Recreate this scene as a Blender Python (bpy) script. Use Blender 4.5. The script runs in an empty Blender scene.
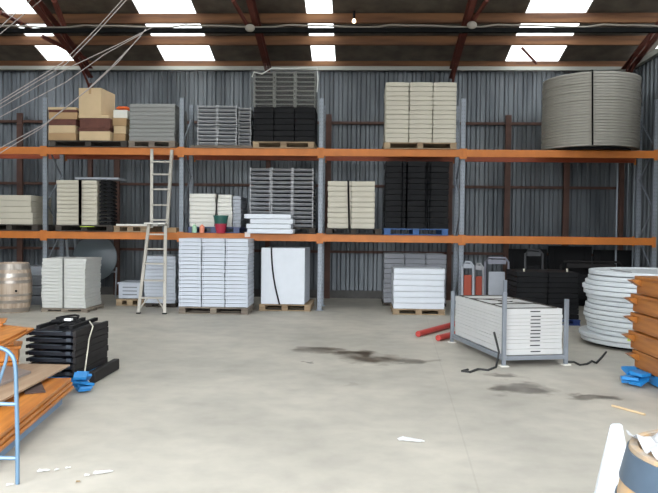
import bpy, bmesh, math, random
from mathutils import Vector, Matrix
random.seed(7)
PI = math.pi; R = math.radians
scene = bpy.context.scene
C = scene.collection

# ------------------------------------------------------------------ camera, sky, light, exposure
W, H, F = 658, 493, 700.0
cam_data = bpy.data.cameras.new('camera'); cam = bpy.data.objects.new('camera', cam_data); C.objects.link(cam)
cam_data.sensor_width = 36.0; cam_data.lens = F / W * 36.0; cam_data.clip_end = 300
CAM_R = (Matrix.Rotation(R(2.37), 3, 'Z') @ Matrix.Rotation(R(90 - 1.51), 3, 'X') @ Matrix.Rotation(R(0.62), 3, 'Z'))
CAM_P = Vector((0, 0, 1.65))
cam.matrix_world = Matrix.Translation(CAM_P) @ CAM_R.to_4x4()
scene.camera = cam

world = bpy.data.worlds.new('sky'); scene.world = world; world.use_nodes = True
bg = world.node_tree.nodes['Background']
bg.inputs[1].default_value = 5.5
_wt = world.node_tree; _g = _wt.nodes.new('ShaderNodeTexCoord'); _s = _wt.nodes.new('ShaderNodeSeparateXYZ'); _r = _wt.nodes.new('ShaderNodeValToRGB')
_wt.links.new(_g.outputs['Generated'], _s.inputs[0]); _wt.links.new(_s.outputs['Z'], _r.inputs['Fac']); _wt.links.new(_r.outputs['Color'], bg.inputs[0])
_r.color_ramp.elements[0].color = (.16, .16, .15, 1); _r.color_ramp.elements[0].position = .0; _r.color_ramp.elements[1].color = (.88, .94, 1, 1); _r.color_ramp.elements[1].position = .02

ld = bpy.data.lights.new('door_daylight', 'AREA'); ld.shape = 'RECTANGLE'; ld.size = 15.0; ld.size_y = 7.0
ld.energy = 3100; ld.color = (0.93, 0.97, 1.0)
lo = bpy.data.objects.new('door_daylight', ld); C.objects.link(lo)
lo.location = (-3.0, -4.5, 6.5); lo.rotation_euler = (R(62), 0, 0)   # bright sky beyond the open door

vs = scene.view_settings
vs.view_transform = 'Standard'; vs.look = 'None'; vs.gamma = 1.0; vs.use_curve_mapping = False; vs.exposure = -0.03

# ------------------------------------------------------------------ measuring helper: photo pixel to a point on a plane
def ray(px, py):
    return CAM_R @ Vector(((px - W / 2) / F, -(py - H / 2) / F, -1))
def P(px, py, Y=None, Z=None):
    d = ray(px, py)
    t = (Y - CAM_P.y) / d.y if Y is not None else (Z - CAM_P.z) / d.z
    return CAM_P + d * t

# ------------------------------------------------------------------ materials
MATS = {}
def mat(name, col, rough=0.6, metal=0.0, noise=0.0, nscale=8.0, bump=0.0, col2=None, spec=None):
    if name in MATS: return MATS[name]
    m = bpy.data.materials.new(name); m.use_nodes = True; nt = m.node_tree; b = nt.nodes['Principled BSDF']
    b.inputs['Base Color'].default_value = (*col, 1); b.inputs['Roughness'].default_value = rough; b.inputs['Metallic'].default_value = metal
    if spec is not None: b.inputs['Specular IOR Level'].default_value = spec
    if noise > 0 or bump > 0 or col2:
        tc = nt.nodes.new('ShaderNodeTexCoord'); n = nt.nodes.new('ShaderNodeTexNoise'); n.inputs['Scale'].default_value = nscale
        n.inputs['Detail'].default_value = 5
        nt.links.new(tc.outputs['Object'], n.inputs['Vector'])
        c2 = col2 if col2 else tuple(c * (1 - noise) for c in col)
        r = nt.nodes.new('ShaderNodeValToRGB'); r.color_ramp.elements[0].position = .3; r.color_ramp.elements[1].position = .7
        r.color_ramp.elements[0].color = (*c2, 1); r.color_ramp.elements[1].color = (*col, 1)
        nt.links.new(n.outputs['Fac'], r.inputs['Fac']); nt.links.new(r.outputs['Color'], b.inputs['Base Color'])
        if bump > 0:
            bp = nt.nodes.new('ShaderNodeBump'); bp.inputs['Strength'].default_value = bump; bp.inputs['Distance'].default_value = .02
            nt.links.new(n.outputs['Fac'], bp.inputs['Height']); nt.links.new(bp.outputs['Normal'], b.inputs['Normal'])
    MATS[name] = m; return m

def wood(name, col, col2, axis='X', scale=6.0, rough=.6):
    m = bpy.data.materials.new(name); m.use_nodes = True; nt = m.node_tree; b = nt.nodes['Principled BSDF']
    tc = nt.nodes.new('ShaderNodeTexCoord'); mp = nt.nodes.new('ShaderNodeMapping'); n = nt.nodes.new('ShaderNodeTexNoise')
    s = [scale * 4] * 3; s['XYZ'.index(axis)] = scale * .35; mp.inputs['Scale'].default_value = s
    n.inputs['Detail'].default_value = 6; n.inputs['Scale'].default_value = 1.0
    r = nt.nodes.new('ShaderNodeValToRGB'); r.color_ramp.elements[0].position = .35; r.color_ramp.elements[1].position = .68
    r.color_ramp.elements[0].color = (*col2, 1); r.color_ramp.elements[1].color = (*col, 1)
    nt.links.new(tc.outputs['Object'], mp.inputs['Vector']); nt.links.new(mp.outputs['Vector'], n.inputs['Vector'])
    nt.links.new(n.outputs['Fac'], r.inputs['Fac']); nt.links.new(r.outputs['Color'], b.inputs['Base Color'])
    b.inputs['Roughness'].default_value = rough
    MATS[name] = m; return m

M_white = mat('white_resin', (.54, .575, .64), .45, noise=.06, nscale=3)
M_cream = mat('cream_resin', (.52, .48, .39), .5, noise=.1, nscale=3)
M_panelwhite = mat('white_laminate', (.64, .67, .72), .4, noise=.04)
M_offwhite = mat('off_white_plastic', (.70, .68, .62), .45, noise=.06)
M_grey = mat('grey_plastic', (.20, .21, .23), .5)
M_greylt = mat('pale_grey_plastic', (.36, .38, .42), .5, noise=.08)
M_frame = mat('light_metal_frame', (.31, .31, .32), .4, .3)
M_black = mat('black_plastic', (.010, .010, .011), .7, spec=.15)
M_navy = mat('dark_blue_black_plastic', (.008, .010, .016), .5, spec=.3)
M_dkbrown = mat('charcoal_board', (.020, .018, .018), .7, spec=.25)
M_galv = mat('galvanised_steel', (.25, .275, .31), .5, .35, noise=.15, nscale=4)
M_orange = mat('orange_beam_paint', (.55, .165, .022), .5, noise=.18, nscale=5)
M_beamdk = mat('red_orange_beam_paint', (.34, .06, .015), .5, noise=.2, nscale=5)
M_redox = mat('red_oxide_steel', (.15, .035, .022), .6, noise=.4, nscale=6)
M_girt = mat('brown_oxide_steel', (.11, .05, .035), .7, noise=.4, nscale=4)
M_alu = mat('aluminium', (.42, .39, .34), .45, .3)
M_pallet = wood('pallet_pine', (.42, .31, .19), (.22, .15, .09), 'X', 4, .85)
M_palgrey = wood('weathered_pallet_wood', (.26, .22, .17), (.13, .10, .08), 'X', 4, .85)
M_paldark = wood('dark_pallet_wood', (.07, .055, .045), (.03, .025, .02), 'X', 4, .85)
M_palblue = mat('blue_painted_pallet', (.03, .10, .28), .6, noise=.3)
M_blueplastic = mat('bright_blue_plastic', (.02, .22, .55), .4, noise=.2)
M_purlin = wood('purlin_timber', (.25, .115, .05), (.10, .042, .02), 'X', 2, .8)
M_varnish = wood('varnished_orange_timber', (.58, .22, .035), (.36, .11, .012), 'Y', 5, .35)
M_varnish2 = wood('darker_varnished_timber', (.40, .15, .028), (.25, .08, .012), 'Y', 5, .4)
M_ply = wood('pale_brown_board', (.42, .30, .20), (.33, .22, .14), 'Y', 3, .6)
M_card = mat('cardboard', (.42, .27, .14), .9, noise=.15, nscale=3)
M_cardlt = mat('pale_cardboard', (.58, .43, .26), .9, noise=.12, nscale=3)
M_carddk = mat('dark_red_cardboard', (.13, .045, .03), .8, noise=.3)
M_hivis = mat('orange_fabric', (.85, .14, .02), .6, noise=.2)
M_redtube = mat('red_painted_tube', (.45, .05, .04), .5, noise=.2)
M_strap = mat('dark_strap', (.025, .025, .025), .7)
M_straplt = mat('pale_strap', (.55, .52, .42), .7)
M_cable = mat('pale_cable', (.34, .30, .28), .6)
M_blackpipe = mat('black_duct', (.006, .006, .006), .8, spec=.1)
M_conduit = mat('grey_conduit', (.26, .23, .19), .6)
M_trolley = mat('pale_blue_tube', (.13, .22, .32), .35, .4)
M_flash = mat('eave_flashing', (.42, .42, .38), .6, .2)
M_barrel = wood('barrel_oak', (.44, .30, .19), (.30, .18, .10), 'Z', 4, .4)
M_hoop = mat('barrel_hoop', (.09, .13, .18), .4, .4, noise=.2)
M_scrap = mat('white_scrap_and_fleck', (.9, .9, .9), .3)
M_green = mat('green_plastic', (.02, .10, .08), .4)
M_red = mat('red_plastic', (.40, .02, .05), .4)
M_redseat = mat('rust_red_seat', (.30, .045, .02), .6)
M_blue = mat('dark_blue_film', (.02, .04, .15), .35)
M_yellow = mat('yellow_sticker', (.75, .42, .03), .5)
M_lime = mat('lime_tape', (.45, .60, .05), .5)
M_film = bpy.data.materials.new('stretch_film'); M_film.use_nodes = True
_nt = M_film.node_tree; _b = _nt.nodes['Principled BSDF']; _b.inputs['Base Color'].default_value = (.45, .45, .42, 1); _b.inputs['Roughness'].default_value = .25
_b.inputs['Alpha'].default_value = .10

def cladding_mat(name, col, col2, rough, metal):
    m = bpy.data.materials.new(name); m.use_nodes = True; nt = m.node_tree; b = nt.nodes['Principled BSDF']
    tc = nt.nodes.new('ShaderNodeTexCoord'); mp = nt.nodes.new('ShaderNodeMapping'); mp.inputs['Scale'].default_value = (1.2, 1.2, .25)
    n = nt.nodes.new('ShaderNodeTexNoise'); n.inputs['Scale'].default_value = 1.5; n.inputs['Detail'].default_value = 6
    r = nt.nodes.new('ShaderNodeValToRGB'); r.color_ramp.elements[0].position = .35; r.color_ramp.elements[1].position = .65
    r.color_ramp.elements[0].color = (*col2, 1); r.color_ramp.elements[1].color = (*col, 1)
    nt.links.new(tc.outputs['Object'], mp.inputs['Vector']); nt.links.new(mp.outputs['Vector'], n.inputs['Vector'])
    nt.links.new(n.outputs['Fac'], r.inputs['Fac']); nt.links.new(r.outputs['Color'], b.inputs['Base Color'])
    b.inputs['Roughness'].default_value = rough; b.inputs['Metallic'].default_value = metal
    return m
M_clad = cladding_mat('zinc_cladding', (.19, .205, .22), (.09, .10, .11), .45, .6)
M_foil = mat('roof_underlay', (.17, .145, .12), .6, noise=.5, nscale=3, bump=.6)

# perforated upright steel: rows of dark slots up the post
M_post = M_galv.copy(); M_post.name = 'slotted_galvanised_steel'; nt = M_post.node_tree; b = nt.nodes['Principled BSDF']
tc = nt.nodes.new('ShaderNodeTexCoord'); sx = nt.nodes.new('ShaderNodeSeparateXYZ'); nt.links.new(tc.outputs['Object'], sx.inputs[0])
def _m(op, a, v=None, b2=None):
    n = nt.nodes.new('ShaderNodeMath'); n.operation = op; nt.links.new(a, n.inputs[0])
    if v is not None: n.inputs[1].default_value = v
    if b2 is not None: nt.links.new(b2, n.inputs[1])
    return n.outputs[0]
_z = _m('LESS_THAN', _m('FRACT', _m('MULTIPLY', sx.outputs['Z'], 1 / .075)), .34)
_x = _m('LESS_THAN', _m('ABSOLUTE', _m('SUBTRACT', _m('ABSOLUTE', sx.outputs['X']), .022)), .007)
_f = _m('MULTIPLY', _z, b2=_x); mxn = nt.nodes.new('ShaderNodeMix'); mxn.data_type = 'RGBA'
src = b.inputs['Base Color'].links[0].from_socket; nt.links.new(_f, mxn.inputs[0]); nt.links.new(src, mxn.inputs[6]); mxn.inputs[7].default_value = (.16, .17, .18, 1)
nt.links.new(mxn.outputs[2], b.inputs['Base Color'])

# skylight sheet: milky fibreglass that lets the sky through
M_sky = bpy.data.materials.new('translucent_fibreglass'); M_sky.use_nodes = True
nt = M_sky.node_tree; nt.nodes.clear()
o_ = nt.nodes.new('ShaderNodeOutputMaterial'); mx = nt.nodes.new('ShaderNodeMixShader'); mx.inputs[0].default_value = .45
t_ = nt.nodes.new('ShaderNodeBsdfTransparent'); tl = nt.nodes.new('ShaderNodeBsdfTranslucent'); tl.inputs[0].default_value = (.9, .9, .85, 1)
nt.links.new(tl.outputs[0], mx.inputs[1]); nt.links.new(t_.outputs[0], mx.inputs[2]); nt.links.new(mx.outputs[0], o_.inputs[0])

# ------------------------------------------------------------------ mesh helpers
def box(bm, cx, cy, cz, sx, sy, sz, rot=None, bev=0.0):
    g = bmesh.ops.create_cube(bm, size=1.0); vsx = g['verts']
    bmesh.ops.scale(bm, vec=(sx, sy, sz), verts=vsx)
    if bev > 0:
        es = list({e for v in vsx for e in v.link_edges})
        r = bmesh.ops.bevel(bm, geom=es, offset=bev, segments=2, affect='EDGES', profile=.5)
        vsx = list({v for f in r['faces'] for v in f.verts} | {v for v in vsx if v.is_valid})
    if rot is not None: bmesh.ops.rotate(bm, cent=(0, 0, 0), matrix=rot, verts=vsx)
    bmesh.ops.translate(bm, vec=(cx, cy, cz), verts=vsx)
    return vsx
def tube(bm, pts, r, seg=8, cap=True):
    pts = [Vector(p) for p in pts]; rings = []
    for i, p in enumerate(pts):
        a = pts[max(i - 1, 0)]; b = pts[min(i + 1, len(pts) - 1)]; d = (b - a).normalized()
        up = Vector((0, 0, 1)) if abs(d.z) < .9 else Vector((1, 0, 0))
        u = d.cross(up).normalized(); v = d.cross(u).normalized()
        rings.append([bm.verts.new(p + (u * math.cos(k * 2 * PI / seg) + v * math.sin(k * 2 * PI / seg)) * r) for k in range(seg)])
    for a, b in zip(rings, rings[1:]):
        for k in range(seg): bm.faces.new((a[k], a[(k + 1) % seg], b[(k + 1) % seg], b[k]))
    if cap:
        bm.faces.new(rings[0][::-1]); bm.faces.new(rings[-1])
def lathe(bm, prof, seg=40, cx=0, cy=0):
    rings = []
    for r, z in prof:
        rings.append([bm.verts.new((cx + r * math.cos(k * 2 * PI / seg), cy + r * math.sin(k * 2 * PI / seg), z)) for k in range(seg)] if r > 1e-5 else [bm.verts.new((cx, cy, z))])
    for a, b in zip(rings, rings[1:]):
        for k in range(seg):
            k2 = (k + 1) % seg
            if len(a) == 1 and len(b) == 1: continue
            if len(a) == 1: bm.faces.new((a[0], b[k], b[k2]))
            elif len(b) == 1: bm.faces.new((a[k], a[k2], b[0]))
            else: bm.faces.new((a[k], a[k2], b[k2], b[k]))
def prism(bm, poly, y0, y1):
    """poly in x,z extruded along y"""
    a = [bm.verts.new((x, y0, z)) for x, z in poly]; b = [bm.verts.new((x, y1, z)) for x, z in poly]
    n = len(poly)
    for i in range(n): bm.faces.new((a[i], a[(i + 1) % n], b[(i + 1) % n], b[i]))
    bm.faces.new(a[::-1]); bm.faces.new(b)
def obj(name, bm, m, parent=None, loc=(0, 0, 0), rz=0, smooth=False):
    bmesh.ops.recalc_face_normals(bm, faces=bm.faces)
    me = bpy.data.meshes.new(name); bm.to_mesh(me); bm.free()
    for mm in (m if isinstance(m, (list, tuple)) else [m]): me.materials.append(mm)
    if smooth:
        for p in me.polygons: p.use_smooth = True
        try: me.set_sharp_from_angle(angle=R(40))
        except Exception: pass
    o = bpy.data.objects.new(name, me); C.objects.link(o); o.location = loc; o.rotation_euler = (0, 0, rz)
    if parent: o.parent = parent
    return o
def thing(name, label, cat, loc=(0, 0, 0), rz=0, group=None):
    o = bpy.data.objects.new(name, None); C.objects.link(o); o.location = loc; o.rotation_euler = (0, 0, rz); o.empty_display_size = .1
    return tag(o, label, cat, group)
def tag(o, label, cat, group=None):
    o['label'] = label; o['category'] = cat
    if group: o['group'] = group
    return o
def struct(name, bm, m, **k):
    o = obj(name, bm, m, **k); o['kind'] = 'structure'; return o
def dup(root, loc, rz=None):
    r = root.copy(); C.objects.link(r); r.location = loc
    if rz is not None: r.rotation_euler = (0, 0, rz)
    for ch in list(root.children):
        c = ch.copy(); C.objects.link(c); c.parent = r
        for g in list(ch.children):
            d = g.copy(); C.objects.link(d); d.parent = c
    return r
NB = bmesh.new
ORD = ['', 'second', 'third', 'fourth', 'fifth', 'sixth', 'seventh', 'eighth', 'ninth', 'tenth', 'eleventh', 'twelfth', 'thirteenth', 'fourteenth', 'fifteenth']
ORD += ['sixteenth', 'seventeenth', 'eighteenth', 'nineteenth', 'twentieth', 'twenty-first', 'twenty-second', 'twenty-third', 'twenty-fourth', 'twenty-fifth', 'twenty-sixth']
def rank(i, n):
    """i counted from the top"""
    if i == 0: return 'topmost'
    if i == n - 1: return 'lowest'
    return ORD[i] + ' from top'

# ------------------------------------------------------------------ the setting
WALL_Y = 16.6; EAVE = 5.53; SLOPE = .268; RACK_F = 13.9; RACK_R = 14.8; RIGHT_X = 6.25; LEFT_X = -12.0; RIDGE_Y = 8.0; FRONT_Y = 0.4
def roof_z(y): return EAVE + SLOPE * (WALL_Y - y) if y >= RIDGE_Y else EAVE + SLOPE * (WALL_Y - RIDGE_Y) - SLOPE * (RIDGE_Y - y)

# floor with stains
def floor_mat():
    m = bpy.data.materials.new('stained_concrete'); m.use_nodes = True; nt = m.node_tree; b = nt.nodes['Principled BSDF']; N = nt.nodes.new; L = nt.links.new
    tc = N('ShaderNodeTexCoord')
    n1 = N('ShaderNodeTexNoise'); n1.inputs['Scale'].default_value = .55; n1.inputs['Detail'].default_value = 8; n1.inputs['Roughness'].default_value = .6
    L(tc.outputs['Object'], n1.inputs['Vector'])
    r = N('ShaderNodeValToRGB'); r.color_ramp.elements[0].position = .3; r.color_ramp.elements[1].position = .7
    r.color_ramp.elements[0].color = (.31, .29, .25, 1); r.color_ramp.elements[1].color = (.49, .45, .385, 1); L(n1.outputs['Fac'], r.inputs['Fac'])
    n2 = N('ShaderNodeTexNoise'); n2.inputs['Scale'].default_value = 4; n2.inputs['Detail'].default_value = 8; L(tc.outputs['Object'], n2.inputs['Vector'])
    r2 = N('ShaderNodeValToRGB'); r2.color_ramp.elements[0].position = .3; r2.color_ramp.elements[1].position = .6
    r2.color_ramp.elements[0].color = (.88, .88, .89, 1); r2.color_ramp.elements[1].color = (1, 1, 1, 1); L(n2.outputs['Fac'], r2.inputs['Fac'])
    mul = N('ShaderNodeMix'); mul.data_type = 'RGBA'; mul.blend_type = 'MULTIPLY'; mul.inputs[0].default_value = 1
    L(r.outputs['Color'], mul.inputs[6]); L(r2.outputs['Color'], mul.inputs[7])
    # warp
    n3 = N('ShaderNodeTexNoise'); n3.inputs['Scale'].default_value = 3.2; n3.inputs['Detail'].default_value = 6; L(tc.outputs['Object'], n3.inputs['Vector'])
    sub = N('ShaderNodeVectorMath'); sub.operation = 'SUBTRACT'; sub.inputs[1].default_value = (.5, .5, .5); L(n3.outputs['Color'], sub.inputs[0])
    sc = N('ShaderNodeVectorMath'); sc.operation = 'MULTIPLY'; sc.inputs[1].default_value = (.75, .75, 0); L(sub.outputs[0], sc.inputs[0])
    add = N('ShaderNodeVectorMath'); add.operation = 'ADD'; L(tc.outputs['Object'], add.inputs[0]); L(sc.outputs[0], add.inputs[1])
    stains = [(318, 350, 28, 3.2, .85), (355, 353, 26, 3.4, 1), (376, 359, 34, 5.0, 1), (408, 361, 24, 2.4, .8), (310, 361, 6, 1.6, .9), (345, 385, 8, 3, .25),
              (506, 376, 20, 3.0, .8), (523, 389, 32, 7, .95), (595, 398, 30, 2.8, .9), (432, 361, 10, 1.2, .45)]
    acc = None
    for px, py, rx, ry, s in stains:
        c = P(px, py, Z=0); ex = abs(P(px + rx, py, Z=0).x - c.x); ey = abs(P(px, py - ry, Z=0).y - c.y)
        mp = N('ShaderNodeMapping'); mp.vector_type = 'POINT'; mp.inputs['Location'].default_value = (-c.x / ex, -c.y / ey, 0); mp.inputs['Scale'].default_value = (1 / ex, 1 / ey, 0)
        L(add.outputs[0], mp.inputs['Vector'])
        ln = N('ShaderNodeVectorMath'); ln.operation = 'LENGTH'; L(mp.outputs['Vector'], ln.inputs[0])
        mr = N('ShaderNodeMapRange'); mr.inputs['From Min'].default_value = 1.05; mr.inputs['From Max'].default_value = .55; mr.inputs['To Min'].default_value = 0; mr.inputs['To Max'].default_value = s
        L(ln.outputs['Value'], mr.inputs['Value'])
        if acc is None: acc = mr.outputs[0]
        else:
            mx = N('ShaderNodeMath'); mx.operation = 'MAXIMUM'; L(acc, mx.inputs[0]); L(mr.outputs[0], mx.inputs[1]); acc = mx.outputs[0]
    # break the stains up
    n4 = N('ShaderNodeTexNoise'); n4.inputs['Scale'].default_value = 5; n4.inputs['Detail'].default_value = 8; L(tc.outputs['Object'], n4.inputs['Vector'])
    mr = N('ShaderNodeMapRange'); mr.inputs['From Min'].default_value = .35; mr.inputs['From Max'].default_value = .6; mr.inputs['To Min'].default_value = .65; L(n4.outputs['Fac'], mr.inputs['Value'])
    m2 = N('ShaderNodeMath'); m2.operation = 'MULTIPLY'; L(acc, m2.inputs[0]); L(mr.outputs[0], m2.inputs[1])
    mx = N('ShaderNodeMix'); mx.data_type = 'RGBA'; L(m2.outputs[0], mx.inputs[0]); L(mul.outputs[2], mx.inputs[6]); mx.inputs[7].default_value = (.05, .035, .022, 1)
    # slab joint
    a = P(443, 372, Z=0); bq = P(470, 462, Z=0); dx = (bq - a).normalized(); nrm = (-dx.y, dx.x)
    dp = N('ShaderNodeVectorMath'); dp.operation = 'DOT_PRODUCT'; dp.inputs[1].default_value = (nrm[0], nrm[1], 0); L(tc.outputs['Object'], dp.inputs[0])
    sb = N('ShaderNodeMath'); sb.operation = 'SUBTRACT'; sb.inputs[1].default_value = a.x * nrm[0] + a.y * nrm[1]; L(dp.outputs['Value'], sb.inputs[0])
    ab = N('ShaderNodeMath'); ab.operation = 'ABSOLUTE'; L(sb.outputs[0], ab.inputs[0])
    lt = N('ShaderNodeMath'); lt.operation = 'LESS_THAN'; lt.inputs[1].default_value = .007; L(ab.outputs[0], lt.inputs[0])
    lm = N('ShaderNodeMath'); lm.operation = 'MULTIPLY'; lm.inputs[1].default_value = .12; L(lt.outputs[0], lm.inputs[0])
    mj = N('ShaderNodeMix'); mj.data_type = 'RGBA'; L(lm.outputs[0], mj.inputs[0]); L(mx.outputs[2], mj.inputs[6]); mj.inputs[7].default_value = (.12, .1, .08, 1)
    L(mj.outputs[2], b.inputs['Base Color'])
    rr = N('ShaderNodeMapRange'); rr.inputs['To Min'].default_value = .62; rr.inputs['To Max'].default_value = .35; L(m2.outputs[0], rr.inputs['Value']); L(rr.outputs[0], b.inputs['Roughness'])
    return m
bm = NB(); box(bm, (LEFT_X + RIGHT_X) / 2, 6.0, -.1, RIGHT_X - LEFT_X + 1, 22.5, .2)
struct('floor', bm, floor_mat())

def corrugated(bm, L, Hh, pitch=.2, depth=.032):
    """sheet in x (0..L), z (0..Hh), facing -y"""
    xs = []; x = 0
    while x < L:
        for dx, dy in ((0, 0), (.45, 0), (.58, -1), (.87, -1)): xs.append((x + dx * pitch, dy * depth))
        x += pitch
    fr = [bm.verts.new((x, y, 0)) for x, y in xs]; tp = [bm.verts.new((x, y, Hh)) for x, y in xs]
    fb = [bm.verts.new((x, y + .006, 0)) for x, y in xs]; tb = [bm.verts.new((x, y + .006, Hh)) for x, y in xs]
    for i in range(len(xs) - 1):
        bm.faces.new((fr[i], fr[i + 1], tp[i + 1], tp[i])); bm.faces.new((fb[i + 1], fb[i], tb[i], tb[i + 1]))
        bm.faces.new((tp[i], tp[i + 1], tb[i + 1], tb[i])); bm.faces.new((fr[i + 1], fr[i], fb[i], fb[i + 1]))
bm = NB(); corrugated(bm, RIGHT_X - LEFT_X, EAVE - .05, .215); struct('wall_back', bm, M_clad, loc=(LEFT_X, WALL_Y, 0))
bm = NB(); corrugated(bm, WALL_Y - FRONT_Y, EAVE - .05, .215)
w = struct('wall_right', bm, M_clad, loc=(RIGHT_X, WALL_Y, 0), rz=-PI / 2)
bm = NB(); corrugated(bm, WALL_Y - FRONT_Y, EAVE - .05, .215)
w = struct('wall_left', bm, M_clad, loc=(LEFT_X, FRONT_Y, 0), rz=PI / 2)
bm = NB(); box(bm, (LEFT_X + RIGHT_X) / 2, FRONT_Y + .1, 4.7, RIGHT_X - LEFT_X, .12, 1.6)   # header over the open door
box(bm, -10.0, FRONT_Y + .1, 1.96, 4.0, .12, 3.9); box(bm, 5.2, FRONT_Y + .1, 1.96, 2.1, .12, 3.9)
struct('wall_front', bm, M_clad)
# roof with skylight openings (x ranges)
SKYX = [(-7.45, -6.80), (-4.62, -3.42), (-1.12, -.58), (3.36, 4.58)]
RT = .03
def slab_roof(bm, x0, x1, y0, y1):
    poly = [(x0, y0), (x1, y0), (x1, y1), (x0, y1)]
    lo_ = [bm.verts.new((x, y, roof_z(y))) for x, y in poly]; hi = [bm.verts.new((x, y, roof_z(y) + RT)) for x, y in poly]
    bm.faces.new(lo_); bm.faces.new(hi[::-1])
    for i in range(4): bm.faces.new((lo_[i], lo_[(i + 1) % 4], hi[(i + 1) % 4], hi[i]))
bm = NB(); xs = [LEFT_X - .3] + [v for s in SKYX for v in s] + [RIGHT_X + .3]
for i in range(0, len(xs), 2): slab_roof(bm, xs[i], xs[i + 1], RIDGE_Y, WALL_Y + .4)
for i in range(0, len(xs), 2): slab_roof(bm, xs[i], xs[i + 1], FRONT_Y, RIDGE_Y - .01)
struct('ceiling', bm, M_foil)
for n, (a, b) in enumerate(SKYX):
    bm = NB(); slab_roof(bm, a - .02, b + .02, RIDGE_Y + .01, WALL_Y + .38); slab_roof(bm, a - .02, b + .02, FRONT_Y, RIDGE_Y - .01)
    bmesh.ops.translate(bm, vec=(0, 0, .034), verts=bm.verts)
    struct('window_%d' % (n + 1), bm, M_sky)
# lap strip between the two sheets of the right skylight
# eave flashing and gutters
bm = NB(); box(bm, (LEFT_X + RIGHT_X) / 2, WALL_Y - .20, EAVE - .165, RIGHT_X - LEFT_X - .15, .10, .085); struct('trim_1', bm, M_flash)
bm = NB(); box(bm, RIGHT_X - .10, 10.5, EAVE - .16, .10, 11.8, .11); struct('trim_2', bm, M_flash)
bm = NB(); box(bm, (LEFT_X + RIGHT_X) / 2, WALL_Y - .03, .09, RIGHT_X - LEFT_X - .1, .14, .18); struct('trim_3', bm, mat('plinth_concrete', (.12, .115, .11), .9, noise=.2))

# purlins
def beam_x(name, label, cat, x0, x1, y, z, sy, sz, m, group=None, rx=0):
    bm = NB(); box(bm, 0, 0, 0, x1 - x0, sy, sz, rot=Matrix.Rotation(rx, 3, 'X') if rx else None)
    o = obj(name, bm, m, loc=((x0 + x1) / 2, y, z)); return tag(o, label, cat, group)
PY = [(16.42, 'brown timber purlin resting along the top of the back wall'), (15.35, 'brown timber roof purlin, second one out from the back wall'),
      (14.5, 'brown timber roof purlin just above the black duct'), (13.62, 'brown timber roof purlin, topmost one in view')]
for y, lab in PY:
    ph = .13 if y > 16 else .19
    beam_x('roof_purlin', lab, 'purlin', LEFT_X + .1, RIGHT_X - .1, y, roof_z(y) - .03 - ph / 2 - .01, .09, ph, M_purlin, 'roof purlins')
# red oxide rafters
def rafter(x, lab):
    t = thing('steel_rafter', lab, 'rafter', (x, WALL_Y - .2, 0), 0, 'roof rafters')
    y1 = 9.2 - (WALL_Y - .2)
    def zz(y): return roof_z(y + WALL_Y - .2)
    bm = NB()
    for off, hw, th in ((-.24, .06, .02), (-.44, .06, .02)):
        a = Vector((0, -.02, zz(-.02) + off)); b = Vector((0, y1, zz(y1) + off)); d = (b - a); L = d.length; mid = (a + b) / 2
        box(bm, *mid, hw * 2, L, th, rot=Matrix.Rotation(-math.atan2(d.z, -d.y), 3, 'X'))
    obj('flange', bm, M_redox, t)
    bm = NB(); y = 0; k = 0
    while y > y1 + .6:
        a = (0, y, zz(y) + (-.24 if k % 2 else -.44)); b = (0, y - .55, zz(y - .55) + (-.44 if k % 2 else -.24)); tube(bm, [a, b], .022, 6); y -= .55; k += 1
    obj('web_lacing', bm, M_redox, t)
    bm = NB(); tube(bm, [(0, -.1, 4.9), (0, -.7, zz(-.7) - .44)], .03, 6); obj('knee_brace', bm, M_redox, t)
    bm = NB(); box(bm, 0, -.04, 2.5, .10, .10, 5.0); obj('column', bm, M_girt, t)
rafter(-6.35, 'red steel roof rafter at the left, behind the white overhead cables')
rafter(-2.12, 'red steel roof rafter between the two left skylights and the narrow one')
rafter(2.12, 'red steel roof rafter left of the wide right skylight')
rafter(6.02, 'red steel roof rafter beside the right wall')
# diagonal roof braces seen against the sheeting
def brace(a, b, Y1, Y2, lab, r=.045):
    p, q = P(*a, Y=Y1), P(*b, Y=Y2); bm = NB(); tube(bm, [(0, 0, 0), q - p], r, 6); tag(obj('roof_brace', bm, M_redox, loc=p), lab, 'brace', 'roof braces')
brace((0, 12), (31, 29), 13.6, 14.9, 'dark red diagonal roof brace crossing the leftmost skylight')
brace((42, 36), (88, 60), 14.9, 15.9, 'dark red diagonal brace below the leftmost skylight')
brace((54, 0), (64, 26), 13.4, 14.2, 'short red brace at the top left of the roof', .06)
brace((233, 0), (249, 28), 13.4, 14.2, 'red brace rising left from the round cable junction')
brace((487, 0), (472, 22), 13.4, 14.1, 'dark red brace rising right above the second rafter')
brace((522, 48), (536, 63), 15.0, 15.6, 'thin dark brace across the lower right skylight', .03)
# duct with conduit
d0 = P(0, 27.5, Y=14.05)
beam_x('cable_duct', 'long black duct running across under the roof purlins', 'duct', LEFT_X + .2, RIGHT_X - .3, 14.05, 5.585, .10, .085, M_blackpipe)
bm = NB(); pts = []
n = 60
for i in range(n + 1):
    x = LEFT_X + .2 + (RIGHT_X - LEFT_X - .5) * i / n
    pts.append((x, 14.05, 5.668 + .018 * math.sin(i * .9) + (.03 if i % 7 == 0 else 0)))
tube(bm, pts, .018, 6); tag(obj('conduit', bm, M_conduit), 'pale wavy conduit lying along the top of the black duct', 'conduit')
def junction(px, py, lab):
    p = P(px, py, Y=13.955); bm = NB(); bmesh.ops.create_uvsphere(bm, u_segments=14, v_segments=8, radius=.1); bmesh.ops.scale(bm, vec=(1, .35, .8), verts=bm.verts)
    tag(obj('junction_box', bm, M_conduit, loc=p, smooth=True), lab, 'junction box', 'junction boxes on the duct')
junction(250, 28, 'round grey junction box on the duct above the black chairs')
junction(472, 25, 'round grey junction box on the duct left of the right skylight')
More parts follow.
